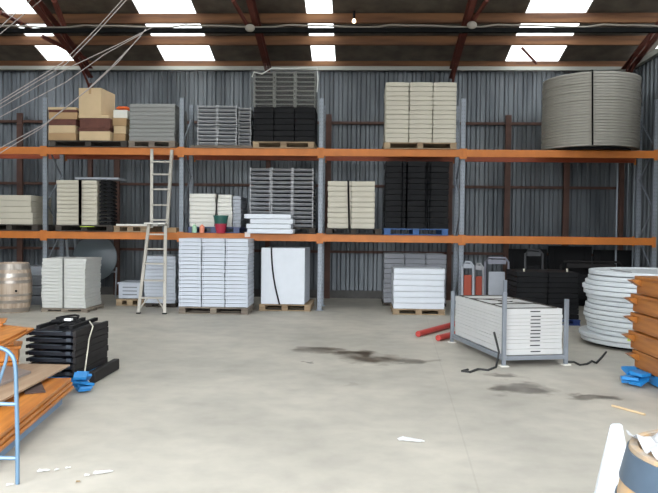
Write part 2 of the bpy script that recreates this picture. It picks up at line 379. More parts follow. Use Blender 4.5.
# small bulb
p = P(354, 21, Y=14.3); t = thing('light_bulb', 'small glowing bulb hanging from the purlin right of the narrow skylight', 'lamp', p)
bm = NB(); lathe(bm, [(0, -.05), (.035, -.03), (.04, 0), (.02, .05), (0, .06)], 14)
mb = bpy.data.materials.new('bulb_glow'); mb.use_nodes = True; mb.node_tree.nodes['Principled BSDF'].inputs['Emission Color'].default_value = (1, .75, .45, 1); mb.node_tree.nodes['Principled BSDF'].inputs['Emission Strength'].default_value = 6
obj('bulb', bm, mb, t, smooth=True)
bm = NB(); lathe(bm, [(0, .04), (.025, .04), (.025, .2), (0, .2)], 10); obj('lamp_holder', bm, M_black, t)

# girts and wall posts
def girt(y_px, lab, x0=LEFT_X + .1, x1=RIGHT_X - .15):
    z = P(358, y_px, Y=16.47).z; beam_x('wall_girt', lab, 'girt', x0, x1, 16.48, z, .08, .06, M_girt, 'wall girts')
girt(123, 'brown steel girt on the back wall behind the top shelf'); girt(186, 'brown steel girt on the back wall behind the middle shelf')
girt(252, 'brown steel girt on the back wall under the lower shelf')
for px, lab in ((328, 'brown vertical wall post just right of the third upright'), (507, 'brown vertical wall post behind the empty right bay'), (566, 'brown wall post behind the right bay, nearer the right wall'),
                (20, 'brown vertical wall post behind the leftmost bay'), (117, 'brown vertical wall post behind the grey round table')):
    x = P(px, 200, Y=16.4).x; bm = NB(); box(bm, 0, 0, 2.15, .13, .07, 4.3); tag(obj('wall_post', bm, M_girt, loc=(x, 16.40, 0)), lab, 'post', 'wall posts')

# ------------------------------------------------------------------ pallet rack
UX = [-9.05, P(44.5, 311, Y=RACK_F).x, P(180.5, 311, Y=RACK_F).x, P(319.3, 311, Y=RACK_F).x, P(460.5, 311, Y=RACK_F).x, P(653, 311, Y=RACK_F).x]
LOW_T, UP_T, BH = 1.525, 3.215, .145
def upright(x, lab):
    t = thing('rack_upright', lab, 'rack upright', (x, RACK_F, 0), 0, 'rack upright frames')
    for y in (.05, RACK_R - RACK_F - .05):
        bm = NB()
        box(bm, 0, y, 2.12, .012, .07, 4.2); box(bm, 0, y - .034, 2.12, .084, .006, 4.2)
        box(bm, -.038, y, 2.12, .008, .07, 4.2); box(bm, .038, y, 2.12, .008, .07, 4.2)
        po = obj('post', bm, M_post, t)
        bm = NB(); box(bm, 0, y, .01, .15, .13, .016); obj('foot_plate', bm, M_galv, t)
    bm = NB(); z = .3; k = 0
    while z < 3.7:
        tube(bm, [(0, .1 if k % 2 else RACK_R - RACK_F - .1, z), (0, RACK_R - RACK_F - .1 if k % 2 else .1, z + .6)], .015, 6); z += .6; k += 1
    obj('lacing', bm, M_galv, t)
for x, lab in zip(UX, ('galvanised rack upright beyond the left barrel', 'galvanised rack upright at the left of the white table pallet', 'galvanised rack upright just right of the ladder',
                       'galvanised rack upright near the middle, right of the strapped white panels', 'galvanised rack upright left of the wide right bay', 'galvanised rack upright at the far right beside the wall')):
    upright(x, lab)
BN = ['the leftmost partly seen bay', 'the ladder bay', 'the bay right of the ladder', 'the bay with the blue pallet', 'the wide right bay']
for i in range(5):
    x0, x1 = UX[i] + .05, UX[i + 1] - .05
    for lvl, zt in (('upper', UP_T), ('lower', LOW_T)):
        for side, y in (('front', RACK_F - .03), ('rear', RACK_R + .03)):
            sgn = -1 if side == 'front' else 1
            t = thing('shelf_beam', '%s orange %s shelf beam of %s' % (lvl, side, BN[i]), 'shelf beam', ((x0 + x1) / 2, y, zt - BH), 0, 'orange shelf beams')
            L = x1 - x0
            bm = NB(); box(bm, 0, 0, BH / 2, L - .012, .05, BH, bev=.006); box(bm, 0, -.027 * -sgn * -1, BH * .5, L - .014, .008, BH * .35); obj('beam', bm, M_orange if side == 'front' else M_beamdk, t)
            for s in (-1, 1):
                bm = NB(); box(bm, s * (L / 2 + .018), sgn * .012, BH / 2 - .01, .07, .022, BH + .06); obj('connector', bm, M_orange, t)

# ------------------------------------------------------------------ pallets
def pallet(x0, x1, y0, z, lab, m=M_pallet, depth=1.1, h=.13, rz=0, slats=7):
    wd = x1 - x0; t = thing('pallet', lab, 'pallet', ((x0 + x1) / 2, y0 + depth / 2, z), rz, 'pallets')
    bm = NB()
    for k in range(slats):
        y = -depth / 2 + .05 + k * (depth - .1) / (slats - 1); box(bm, 0, y, h - .011, wd, .10, .021)
    obj('deck', bm, m, t)
    for k in (-1, 0, 1):
        bm = NB(); box(bm, k * (wd / 2 - .07), 0, h / 2, .12, depth, h - .044); obj('bearer', bm, m, t)
        bm = NB(); box(bm, 0, k * (depth / 2 - .05), .011, wd, .1, .02); obj('bottom_board', bm, m, t)
    return t

# ------------------------------------------------------------------ folded chairs
def chair_shell(wd, dp, th, style):
    """folded chair lying flat; list of (part name, bmesh, which material)"""
    out = []
    bm = NB()
    if style == 'solid':
        # side rails, seat and back as rounded bodies, slight crown
        for s in (-1, 1): box(bm, s * (wd / 2 - .022), 0, th * .49, .036, dp, th * .90, bev=.006)
        n = 6
        for (y0, y1, zt) in ((-dp / 2 + .004, -dp * .02, .985), (dp * .08, dp / 2 - .004, .985)):
            poly = []
            for k in range(n + 1):
                u = -1 + 2 * k / n; poly.append((u * (wd / 2 - .02), th * (zt - .05 * u * u)))
            for k in range(n, -1, -1):
                u = -1 + 2 * k / n; poly.append((u * (wd / 2 - .02), th * (.055 - .045 * u * u)))
            prism(bm, poly, y0, y1)
        out.append(('body', bm, 0))
    elif style == 'table':
        box(bm, 0, 0, th * .56, wd, dp, th * .82, bev=min(.007, th * .2)); box(bm, 0, 0, th * .12, wd - .012, dp - .012, th * .22)
        out.append(('body', bm, 0))
    else:
        for s in (-1, 1):
            tube(bm, [(s * (wd / 2 - .013), -dp / 2, th * .35), (s * (wd / 2 - .013), dp / 2, th * .35)], .012, 6)
            box(bm, s * (wd / 2 - .013), -dp / 2 + .012, th * .5, .024, .024, th * .92)
        tube(bm, [(-wd / 2 + .013, -dp / 2 + .008, th * .66), (wd / 2 - .013, -dp / 2 + .008, th * .66)], .0115, 6)
        tube(bm, [(-wd / 2 + .013, dp / 2 - .01, th * .5), (wd / 2 - .013, dp / 2 - .01, th * .5)], .012, 6)
        out.append(('frame', bm, 1))
        bm = NB(); box(bm, 0, -dp * .22, th * .5, wd - .06, dp * .46, th * .6, bev=.006); out.append(('seat', bm, 0))
        bm = NB(); box(bm, 0, dp * .30, th * .5, wd - .06, dp * .28, th * .55, bev=.006); out.append(('backrest', bm, 0))
    return out
def stack(name, cat, px0, px1, py_top, Y, zb, cols, rows, desc, where, mats, style='solid', dp=.8, jit=.008, group=None, parts=True, skip=0, gapx=.985, colnames=None):
    """columns of folded chairs; Y is the front face"""
    x0 = P(px0, 200, Y=Y).x; x1 = P(px1, 200, Y=Y).x
    zt = P((px0 + px1) / 2, py_top, Y=Y).z; th = (zt - zb) / rows; cw = (x1 - x0) / cols
    shells = chair_shell(cw * gapx, dp, th * .985, style)
    cn = colnames or {1: [''], 2: ['left column', 'right column'], 3: ['left column', 'middle column', 'right column']}[cols]
    if len(shells) == 1:
        proto = obj(name, shells[0][1], mats[0])
    else:
        proto = bpy.data.objects.new(name, None); C.objects.link(proto)
        for pn, b, k in shells: obj(pn, b, mats[k], proto)
    first = True
    for c in range(cols):
        wob = 0
        for r in range(rows):
            wob = .75 * wob + random.uniform(-jit, jit)
            loc = (x0 + cw * (c + .5) + (wob if cols == 1 else max(-cw * .006, min(cw * .006, wob))), Y + dp / 2 + random.uniform(0, jit * 2), zb + r * th)
            o = proto if first else dup(proto, loc)
            o.location = loc; o.rotation_euler = (0, 0, random.uniform(-.006, .006)); first = False
            i = rows - 1 - r
            rk = rank(i, rows)
            cp = (', ' + cn[c]) if cn[c] else ''
            tag(o, '%s, %s%s %s' % (desc, rk, cp, where), cat, group or (desc + ' ' + where))
    return x0, x1, zt
def front_strap(x, y, z0, z1, m=M_strap, lean=0.0, wd=.025, lab='', depth=.8, bow=0.0):
    bm = NB(); n = 10; pts = [(x + lean * k / n + bow * math.sin(PI * k / n), y - .012, z0 + (z1 - z0) * k / n) for k in range(n + 1)]
    pts += [(x + lean, y + .01, z1 + .012), (x + lean, y + depth, z1 + .012)]
    o = Vector((x, y, z0)); th = .004
    vv = []
    for p in pts:
        q = Vector(p) - o; vv.append((bm.verts.new(q + Vector((-wd / 2, 0, 0))), bm.verts.new(q + Vector((wd / 2, 0, 0)))))
    for a, b in zip(vv, vv[1:]): bm.faces.new((a[0], a[1], b[1], b[0]))
    bmesh.ops.solidify(bm, geom=bm.faces[:], thickness=th)
    tag(obj('strap', bm, m, loc=o), lab, 'strap')

SY = 13.82   # front face of loads on the rack
PT = .13
Z1, Z2 = LOW_T + .001, UP_T + .001
def palX(px0, px1, y, z, lab, **k):
    return pallet(P(px0, 200, Y=y).x, P(px1, 200, Y=y).x, y, z, lab, **k)

# ---- top shelf
# ladder bay: cartons
palX(49, 127, SY, Z2, 'dark pallet under the cardboard cartons on top shelf', m=M_paldark, slats=8)
def carton(px0, px1, py0, py1, y, dp, lab, m, zoff=0, rz=0, cat='box', name='cardboard_box', lid=None, grp=None):
    p0 = P(px0, py1, Y=y); p1 = P(px1, py0, Y=y); t = thing(name, lab, cat, ((p0.x + p1.x) / 2, y + dp / 2, p0.z), rz, grp)
    bm = NB(); hh = p1.z - p0.z; box(bm, 0, 0, hh / 2, p1.x - p0.x, dp, hh, bev=.006); obj('body', bm, m, t)
    if lid: bm = NB(); box(bm, 0, 0, hh + .004, p1.x - p0.x + .01, dp + .01, .02, bev=.004); obj('lid', bm, lid, t)
    return t
def pile(px0, px1, py_top, py_bot, y, dp, fracs, ms, labs, grp):
    zb = Z2 + PT + .002; X0 = P(px0, 120, Y=y).x; X1 = P(px1, 120, Y=y).x; zt = P(px0, py_top, Y=y).z; tot = sum(fracs); z = zb
    for f, m, l in zip(fracs, ms, labs):
        h = (zt - zb) * f / tot; bm = NB(); box(bm, 0, 0, h / 2, X1 - X0 - random.uniform(0, .05), dp, h - .002, bev=.008)
        tag(obj('flat_carton', bm, m, loc=((X0 + X1) / 2 + random.uniform(-.02, .02), y + dp / 2, z)), l, 'box', grp); z += h
    return z
pile(48.5, 77, 107, 140, SY, .9, [1.4, 1.5, 1.2, 1.3, .5, .5], [M_card, M_cardlt, M_carddk, M_card, M_carddk, M_cardlt],
     ['brown flat carton, lowest in the left pile on top shelf', 'pale flat carton, second from bottom of the left carton pile', 'dark red flat carton in the left carton pile on top shelf',
      'brown flat carton, third from the top of the left carton pile', 'thin dark red carton just under the pale left pile lid', 'thin pale carton topmost on the left carton pile'], 'flat cartons on the top shelf')
zc = pile(78, 110, 115, 140, SY, .9, [1.2, .4, 1.3, .4], [M_cardlt, M_carddk, M_carddk, M_cardlt],
     ['pale flat carton, lowest in the right pile on top shelf', 'thin dark red strip carton low in the right carton pile', 'dark red flat carton under the big square carton', 'thin pale carton directly beneath the big square carton'], 'flat cartons on the top shelf')
pile(113, 127.5, 118, 140, SY + .12, .8, [1, 1, 1], [M_card, M_cardlt, M_card],
     ['brown carton, lowest of the narrow pile beside the grey chairs', 'pale carton, middle of the narrow pile beside the grey chairs', 'brown carton, topmost flat one under the greenish carton'], 'flat cartons on the top shelf')
q = P(79.5, 88, Y=SY + .02)
bm = NB(); wq = P(102, 88, Y=SY).x - q.x; hq = q.z - zc; box(bm, 0, 0, hq / 2, wq, .7, hq, bev=.005)
t = thing('cardboard_box', 'large square cardboard carton, highest on the top shelf', 'box', (q.x + wq / 2, SY + .37, zc + .002), R(-3)); obj('body', bm, M_cardlt, t)
bm = NB(); box(bm, 0, 0, hq + .003, .05, .7, .004); box(bm, 0, -.352, hq - .06, .05, .003, .12); obj('tape', bm, M_card, t)
z3 = P(111, 118, Y=SY + .12).z
bm = NB(); box(bm, 0, 0, .085, .29, .5, .165, bev=.01); tag(obj('cardboard_box', bm, M_offwhite, loc=(P(119.5, 118, Y=SY + .12).x, SY + .42, z3 + .003)), 'pale carton with an orange bundle on top, beside the large carton', 'box')
bm = NB()
for k in range(5): box(bm, random.uniform(-.05, .05), random.uniform(-.1, .1), .03 + k * .012, .2, .2, .04, rot=Matrix.Rotation(random.uniform(-.5, .5), 3, 'Z'), bev=.012)
tag(obj('orange_bundle', bm, M_hivis, loc=(P(120, 108, Y=SY + .12).x, SY + .40, z3 + .17), smooth=True), 'bright orange fabric bundle lying on the pale carton', 'bundle')
# grey tables stack beside cartons
palX(128, 175, SY, Z2, 'wooden pallet under grey panels left of the second upright', m=M_palgrey)
stack('folding_table', 'table', 128.5, 174.5, 103.5, SY + .02, Z2 + PT + .002, 1, 9, 'grey flat folded table', 'above the ladder top', [mat('dull_grey_table', (.22, .22, .21), .5), M_frame], 'table', dp=1.0, group='grey folded tables on the top shelf')
# bay C top
palX(190, 252, SY, Z2, 'low grey pallet under grey framed chairs on top shelf', m=M_palgrey, h=.05)
stack('folding_chair', 'chair', 196.5, 236.5, 105, SY + .02, Z2 + .052, 2, 11, 'grey framed folding chair', 'of top shelf stack', [M_grey, M_frame], 'frame', group='grey framed chairs on the top shelf')
stack('folding_chair', 'chair', 238, 251, 107, SY + .14, Z2 + .052, 1, 11, 'grey framed folding chair', 'in the narrow end column on the top shelf', [M_grey, M_frame], 'frame', group='grey framed chairs at the end of the stack')
palX(252, 314, SY, Z2, 'pale wooden pallet under the black film-wrapped chairs', m=M_pallet)
zt = P(285, 72, Y=SY).z
_, _, zm = stack('folding_chair', 'chair', 252.5, 314.5, 107, SY + .03, Z2 + PT + .002, 3, 6, 'black folding chair', 'below the stretch film', [M_black, M_black], 'solid', group='black chairs below the stretch film')
stack('folding_chair', 'chair', 252.5, 314.5, 71, SY + .03, zm + .001, 3, 8, 'grey-railed black folding chair', 'inside the stretch film', [M_black, mat('dull_rail', (.13, .13, .12), .5)], 'frame', group='black chairs inside the stretch film')
# film
bm = NB(); X0 = P(251.5, 90, Y=SY).x - .01; X1 = P(315, 90, Y=SY).x + .01; za = P(285, 107, Y=SY).z; zb_ = P(285, 67.5, Y=SY).z; n = 22; mrows = 16
loop = []
def film_pt(s, z):  # s in 0..4 around the box
    yA, yB = SY + .0, SY + .92
    if s < 1: p = (X0 + (X1 - X0) * s, yA)
    elif s < 2: p = (X1, yA + (yB - yA) * (s - 1))
    elif s < 3: p = (X1 - (X1 - X0) * (s - 2), yB)
    else: p = (X0, yB - (yB - yA) * (s - 3))
    return p
N_ = 64; grid = []
for j in range(mrows + 1):
    z = za + (zb_ - za) * j / mrows; row = []
    for i in range(N_):
        s = 4 * i / N_; x, y = film_pt(s, z); w_ = .012 * math.sin(i * 1.7 + j * 1.1) + .010 * math.sin(j * 2.3 - i * .6)
        cx_, cy_ = (X0 + X1) / 2, SY + .46; dx_, dy_ = x - cx_, y - cy_; L_ = math.hypot(dx_, dy_)
        zz = z + (.05 * math.sin(s * 3.1 + 1) - .03 if j == mrows else 0)
        row.append(bm.verts.new((x + dx_ / L_ * abs(w_) * .5, y + dy_ / L_ * abs(w_), zz)))
    grid.append(row)
for j in range(mrows):
    for i in range(N_): bm.faces.new((grid[j][i], grid[j][(i + 1) % N_], grid[j + 1][(i + 1) % N_], grid[j + 1][i]))
tag(obj('stretch_film', bm, M_film, smooth=False), 'crumpled clear stretch film around the upper half of the black chairs', 'film')
# film tails with white rim
bm = NB(); pts = [P(px, py, Y=SY - .03) for px, py in ((252, 77), (254, 72), (262, 74), (272, 68), (285, 68.5), (300, 68), (317, 67.5), (318, 78), (317, 92))]
tube(bm, pts, .012, 5); tag(obj('film_edge', bm, mat('bunched_film', (.55, .55, .52), .3)), 'bunched pale film edge along the top of the wrapped black chairs', 'film')
# bay D top
palX(383, 456, SY, Z2, 'pale wooden pallet under the cream chairs on top shelf', m=M_pallet)
x0, x1, zt = stack('folding_chair', 'chair', 384, 455.5, 82, SY + .02, Z2 + PT + .002, 3, 13, 'cream folding chair', 'of the high cream stack', [M_cream], 'solid', group='cream chairs in the three-column top shelf stack')
stack('folding_chair', 'chair', 383.2, 424, 81, SY + .86, Z2 + PT + .01, 1, 14, 'cream folding chair', 'standing behind the high cream stack', [M_cream], 'solid', group='cream chairs behind the top shelf stack', dp=.25) if False else None
# round tables
def round_table_mesh(r, th, col):
    bm = NB(); lathe(bm, [(0, th * .25), (r - .06, th * .25), (r - .05, 0), (r - .008, 0), (r, th * .12), (r, th * .82), (r - .008, th * .95), (0, th * .95)], 72); return bm
def legs_mesh(r, th):
    bm = NB()
    for s in (-1, 1):
        tube(bm, [(s * r * .55, -r * .45, .009), (s * r * .55, r * .45, .009)], .0085, 6)
    return bm
yc = 14.38; cx = (P(543, 110, Y=yc).x + P(638, 110, Y=yc).x) / 2; rr = (P(638, 110, Y=yc).x - P(543, 110, Y=yc).x) / 2
bm = NB(); lathe(bm, [(0, 0), (rr * .82, 0), (rr * .82, .045), (0, .045)], 40)
tag(obj('round_pallet', bm, M_black, loc=(cx, yc, Z2)), 'black round base board under the high stack of round tables', 'board')
zb = Z2 + .047; zt = P(590, 70.5, Y=yc - rr).z; n = 26; th = (zt - zb) / n; proto = None
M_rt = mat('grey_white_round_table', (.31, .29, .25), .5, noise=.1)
for k in range(n):
    loc = (cx + random.uniform(-.008, .008), yc + random.uniform(-.006, .006), zb + k * th)
    if proto is None:
        proto = bpy.data.objects.new('round_table', None); C.objects.link(proto)
        obj('tabletop', round_table_mesh(rr - .01, th * .985, 0), M_rt, proto, smooth=True); obj('folded_legs', legs_mesh(rr, th), M_black, proto); o = proto
    else: o = dup(proto, loc)
    o.location = loc; rk = rank(n - 1 - k, n)
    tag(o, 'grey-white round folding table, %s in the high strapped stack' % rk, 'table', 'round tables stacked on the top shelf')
front_strap(P(593, 110, Y=yc - rr).x, yc - rr - .005, zb, zt + .005, lab='dark strap down the front of the high round tables', depth=rr * 1.5, wd=.03, lean=-.03)

# ---- middle shelf
# leftmost bay: cream boards
palX(-20, 38, SY, Z1, 'dark pallet under the cream boards left of the first upright', m=M_paldark)
zt = P(20, 195, Y=SY).z; zb = Z1 + PT; n = 5
for k in range(n):
    h = (zt - zb) / n; bm = NB(); box(bm, -.12, 0, h / 2, 1.2, .95, h - .004, bev=.006)
    tag(obj('folding_table', bm, [M_cream], loc=(P(8, 200, Y=SY).x + random.uniform(-.03, .03), SY + .5, zb + k * h)), 'cream folded table, %s of the stack left of the first upright' % rank(n - 1 - k, n), 'table', 'cream tables in the leftmost bay')
# ladder bay mid: cream chairs with dark side
palX(55, 113, SY, Z1, 'dark pallet under the strapped cream chairs on middle shelf', m=M_paldark)
M_creamc = M_cream
stack('folding_table', 'table', 56, 97, 180, SY + .02, Z1 + PT + .002, 1, 11, 'cream folded table', 'in the strapped stack on the middle shelf', [M_creamc], 'table', dp=.85, group='cream folded tables on the middle shelf')
x0 = P(97.5, 200, Y=SY).x; x1 = P(112, 200, Y=SY).x; zt = P(105, 180, Y=SY).z; n = 12; h = (zt - Z1 - PT) / n
for k in range(n):
    bm = NB(); box(bm, 0, 0, h * .3, x1 - x0 - .03, .28, h * .5); box(bm, -.06, -.02, h * .7, .07, .3, h * .35); box(bm, .07, -.02, h * .75, .07, .3, h * .35)
    o = obj('black_bracket', bm, M_black, loc=((x0 + x1) / 2, SY + .2, Z1 + PT + .002 + k * h)); tag(o, 'black notched bracket, %s beside the strapped cream tables' % rank(n - 1 - k, n), 'bracket', 'black brackets beside the cream tables')
front_strap(P(80, 200, Y=SY).x, SY + .015, Z1 + PT, P(80, 180, Y=SY).z, lab='dark strap on the cream tables of the middle shelf', wd=.06)
bm = NB(); box(bm, 0, 0, 0, .3, .004, .012); tag(obj('tape_strip', bm, M_lime, loc=P(87, 226.6, Y=SY - .04) + Vector((0, -.0, .0))), 'lime tape strip on the shelf edge below the cream tables', 'tape')
# grey slab on top behind
bm = NB(); box(bm, 0, 0, .02, .9, .5, .04); tag(obj('grey_board', bm, M_greylt, loc=(P(92, 177, Y=SY).x, SY + .5, P(92, 180, Y=SY).z + .03)), 'thin grey board lying on top of the strapped cream tables', 'board')
palX(113.5, 147, SY, Z1, 'pale wooden pallet behind the ladder on middle shelf', m=M_pallet, h=.12)
bm = NB(); box(bm, 0, 0, .02, .85, .5, .04, bev=.005); tag(obj('cream_board', bm, M_offwhite, loc=(P(137, 219, Y=SY).x, SY + .25, Z1 + .122)), 'narrow cream board on the pallet behind the ladder', 'board')
bm = NB(); box(bm, 0, 0, .05, .22, .5, .1, bev=.004); tag(obj('wood_block', bm, M_card, loc=(P(170, 219, Y=SY).x, SY + .3, Z1)), 'small brown timber block right of the ladder on middle shelf', 'block')
# bay C mid: white chairs
SY2 = SY + .17
palX(188, 240, SY2, Z1, 'dark blue-wrapped pallet under the off-white chairs', m=M_blue, h=.12)
x0, x1, zt = stack('folding_table', 'table', 189.5, 216, 193.5, SY2 + .05, Z1 + .122, 1, 8, 'off-white folded table', 'left of the dark strap', [M_offwhite], 'table', dp=.9, group='off-white tables left of the strap')
stack('folding_table', 'table', 217, 232, 194.5, SY2 + .05, Z1 + .122, 1, 8, 'narrow off-white table', 'right of the dark strap', [M_offwhite], 'table', dp=.9, group='narrow off-white tables right of the strap')
front_strap(P(214.5, 200, Y=SY2).x, SY2 + .045, Z1 + .13, zt + .003, lab='dark slanting strap between the off-white tables', lean=.06, depth=.8)
stack('folding_chair', 'chair', 233, 241.5, 196, SY2 + .12, Z1 + .122, 1, 9, 'narrow grey chair', 'at the right end of the off-white tables', [M_greylt], 'solid', dp=.8, group='grey chairs beside the off-white tables')
# crate: green over red bucket
p = P(219.5, 226, Y=SY - .13)
t = thing('bucket', 'dark green bucket nested in a red one on the shelf edge', 'bucket', (p.x, SY + .0, LOW_T + .001))
bm = NB(); lathe(bm, [(0, 0), (.085, 0), (.12, .17), (.127, .17), (.127, .185), (.112, .185), (.08, .02), (0, .02)], 24); obj('red_bucket', bm, M_red, t, smooth=True)
bm = NB(); lathe(bm, [(0, .12), (.115, .15), (.145, .33), (.152, .33), (.152, .35), (.137, .35), (.105, .17), (0, .15)], 24); obj('green_bucket', bm, M_green, t, smooth=True)
def bottle(px, m, lab, h=.19):
    t = thing('bottle', lab, 'bottle', (P(px, 225, Y=RACK_F - .03).x, RACK_F - .115, LOW_T + .001)); bm = NB(); lathe(bm, [(0, 0), (.05, 0), (.05, h * .7), (.02, h * .82), (.02, h * .9), (0, h * .9)], 16); obj('body', bm, m, t, smooth=True)
    bm = NB(); lathe(bm, [(0, h * .88), (.024, h * .88), (.024, h), (0, h)], 12); obj('cap', bm, M_offwhite, t)
bottle(195.5, mat('pale_green_plastic', (.35, .55, .38), .4), 'pale green bottle on the shelf edge below the off-white tables')
bottle(203, mat('salmon_plastic', (.75, .25, .15), .4), 'salmon red bottle on the shelf edge below the off-white tables')
# grey wire chairs mid
palX(250, 316, SY + .25, Z1, 'dark pallet under the grey framed chairs on middle shelf', m=M_paldark, depth=.95, h=.12)
stack('folding_chair', 'chair', 249.5, 313.5, 167.5, SY + .27, Z1 + .122, 3, 14, 'grey framed folding chair', 'of the middle shelf stack', [M_grey, M_frame], 'frame', group='grey framed chairs on the middle shelf')
n = 4; zb = Z1; ztp = P(270, 214, Y=SY - .2).z; h = (ztp - zb) / n
for k in range(n):
    bm = NB(); wx = [.90, .88, .84, .92][k]; box(bm, 0, 0, h / 2, wx, .42, h - .006, bev=.012); box(bm, 0, 0, h * .15, wx - .1, .38, h * .2)
    tag(obj('white_tray', bm, M_panelwhite, loc=(P(270, 220, Y=SY - .2).x + [0, -.03, .03, .0][k] - [0, 0, 0, .05][k], SY + .02, zb + k * h)), 'thick white tray, %s of four on the shelf edge' % rank(n - 1 - k, n), 'tray', 'white trays in front of the grey chairs')
bm = NB(); box(bm, 0, 0, 0, .11, .004, .10); tag(obj('paper_label', bm, mat('pink_white_paper', (.85, .75, .70), .7), loc=P(247.5, 234.5, Y=RACK_F - .068)), 'small pale label stuck on the lower orange beam', 'label')
# bay D mid
palX(326, 382, SY, Z1, 'dark pallet under the strapped cream blocks beside the third upright', m=M_paldark, h=.12)
x0, x1, zt = stack('folding_table', 'table', 327.5, 375, 181, SY + .02, Z1 + .122, 2, 9, 'cream block', 'of the stack left of the blue pallet', [M_cream], 'table', dp=.9, group='cream blocks left of the blue pallet')  # cream blocks of unclear kind, shaped and named as folding tables
front_strap(P(349.5, 200, Y=SY).x, SY + .015, Z1 + .12, zt, lab='dark strap over the middle of the cream blocks left of the blue pallet', wd=.035, lean=-.03, depth=.8)
palX(384, 449, SY, Z1, 'blue painted pallet under the black chairs', m=M_palblue, h=.13)
stack('folding_chair', 'chair', 385, 449, 161, SY + .02, Z1 + PT + .002, 3, 12, 'black folding chair', 'on the blue pallet', [M_black], 'solid', group='black chairs on the blue pallet')
for k, (px, lab) in enumerate(((402, 'leftmost thin pale strap on the black chairs of the blue pallet'), (407, 'second thin strap from left on the black chairs above blue pallet'), (425.5, 'third thin strap from left on the black chairs above blue pallet'), (430, 'rightmost thin strap on the black chairs of the blue pallet'))):
    front_strap(P(px, 200, Y=SY).x, SY + .002, Z1 + PT, P(px, 163, Y=SY).z, mat('grey_strap', (.09, .09, .09), .5), wd=.018, lab=lab, depth=.3)

# ---- floor level
# table pallet left
M_dull = M_white
yF = 13.0
palX(41, 88, yF, 0, 'grey pallet under the white table stack at the left', m=M_palgrey, depth=.86, h=.07)
stack('folding_table', 'table', 41.5, 86, 258.5, yF + .02, .075, 1, 15, 'white folded table', 'in the big stack beside the left barrel', [mat('pale_white_table', (.60, .60, .57), .4, noise=.05)], 'table', dp=.82, jit=.012, group='white tables beside the left barrel')
front_strap(P(63, 280, Y=yF).x, yF + .015, .08, P(63, 258.5, Y=yF).z, M_greylt, lab='grey strap down the white tables beside the left barrel', wd=.02)
# things between barrel and stack
for k in range(4):
    bm = NB(); box(bm, 0, 0, .1, .5, .6, .19, bev=.01); box(bm, 0, -.31, .1, .4, .02, .05)
    tag(obj('grey_crate', bm, M_grey if k != 3 else M_greylt, loc=(P(32, 290, Y=14.1).x, 14.4, .001 + k * .2)), 'grey crate behind the left barrel, %s of its stack' % rank(3 - k, 4), 'crate', 'grey crates behind the left barrel')
# left barrel
def barrel(loc, h, r, rb, lab, mw, extras=False, top_m=None):
    t = thing('wine_barrel', lab, 'barrel', loc)
    def rad(z): u = z / h * 2 - 1; return r + (rb - r) * (1 - u * u)
    bm = NB(); prof = [(0, .04), (r - .03, .04), (r - .025, 0), (r, 0)] + [(rad(h * k / 14), h * k / 14) for k in range(1, 14)] + [(r, h), (r - .025, h), (r - .03, h - .04), (0, h - .04)]
    lathe(bm, prof, 48); obj('staves', bm, mw, t, smooth=True)
    for a, b in ((.02, .10), (.20, .26), (.34, .385), (.60, .66), (.72, .80), (.87, .985)):
        bm = NB(); z0, z1 = a * h, b * h; lathe(bm, [(rad(z0) + .001, z0), (rad(z0) + .006, z0), (rad(z1) + .006, z1), (rad(z1) + .001, z1), (rad(z0) + .001, z0)], 48); obj('hoop', bm, M_hoop if extras else mat('tan_hoop', (.34, .30, .26), .3, .5), t, smooth=True)
    bm = NB(); tube(bm, [(0, -rad(h * .42) + .01, h * .45), (0, -rad(h * .42) - .008, h * .45)], .022, 12); bg_ = obj('bung', bm, M_black, t); bg_.rotation_euler = (0, 0, R(38))
    return t
yb = 13.0
barrel((P(31, 290, Y=yb).x - .37, yb, 0), .93, .30, .36, 'tan oak wine barrel at the left edge under the shelf', wood('pale_barrel_oak', (.50, .40, .31), (.36, .27, .20), 'Z', 4, .3))
# grey round table upright behind
p = P(97, 258, Y=15.75)
t = thing('round_table', 'grey round table standing on edge behind the white table stack', 'table', (p.x, 15.7, 0)); rq = .51
bm = NB(); lathe(bm, [(0, -.02), (rq - .01, -.02), (rq, -.012), (rq, .012), (rq - .01, .02), (0, .02)], 64)
o = obj('tabletop', bm, mat('grey_green_top', (.13, .155, .17), .4), t, smooth=True); o.rotation_euler = (R(86), 0, 0); o.location = (0, -.08, P(97, 258, Y=15.65).z)
for s, nm in ((-1, 'leg'), (1, 'leg')):
    bm = NB(); tube(bm, [(s * .42, .08, 0.003), (s * .46, .02, .7)], .02, 8); obj(nm, bm, M_greylt, t)
bm = NB(); box(bm, 0, .02, .6, .9, .03, .04); obj('crossbar', bm, M_greylt, t)
for px, lab in ((68, 'pale curved table leg rising left of the grey round table'), (76.5, 'second curved leg touching the grey round table')):
    bm = NB(); p = P(px, 300, Y=16.1); tube(bm, [(0, 0, .002), (.03, 0, .5), (0, 0, .9), (-.05, 0, 1.38)], .03, 8); tag(obj('table_leg', bm, M_greylt, loc=(p.x, 16.1, 0), smooth=True), lab, 'table leg', 'loose table legs')
# small white vented crate
palX(116, 144, 14.25, 0, 'low wooden pallet under the vented white crate', m=M_pallet, depth=.8, h=.13)
t = thing('vented_crate', 'white crate with dark slots on a low pallet behind the ladder', 'crate', (P(129, 290, Y=14.3).x, 14.65, .132))
bm = NB(); box(bm, 0, 0, .16, .48, .6, .31, bev=.015); box(bm, 0, 0, .325, .52, .64, .04, bev=.01); obj('body', bm, M_white, t)
for k in range(3): bm = NB(); box(bm, 0, -.302, .09 + k * .075, .30, .008, .022); obj('slot', bm, M_grey, t)
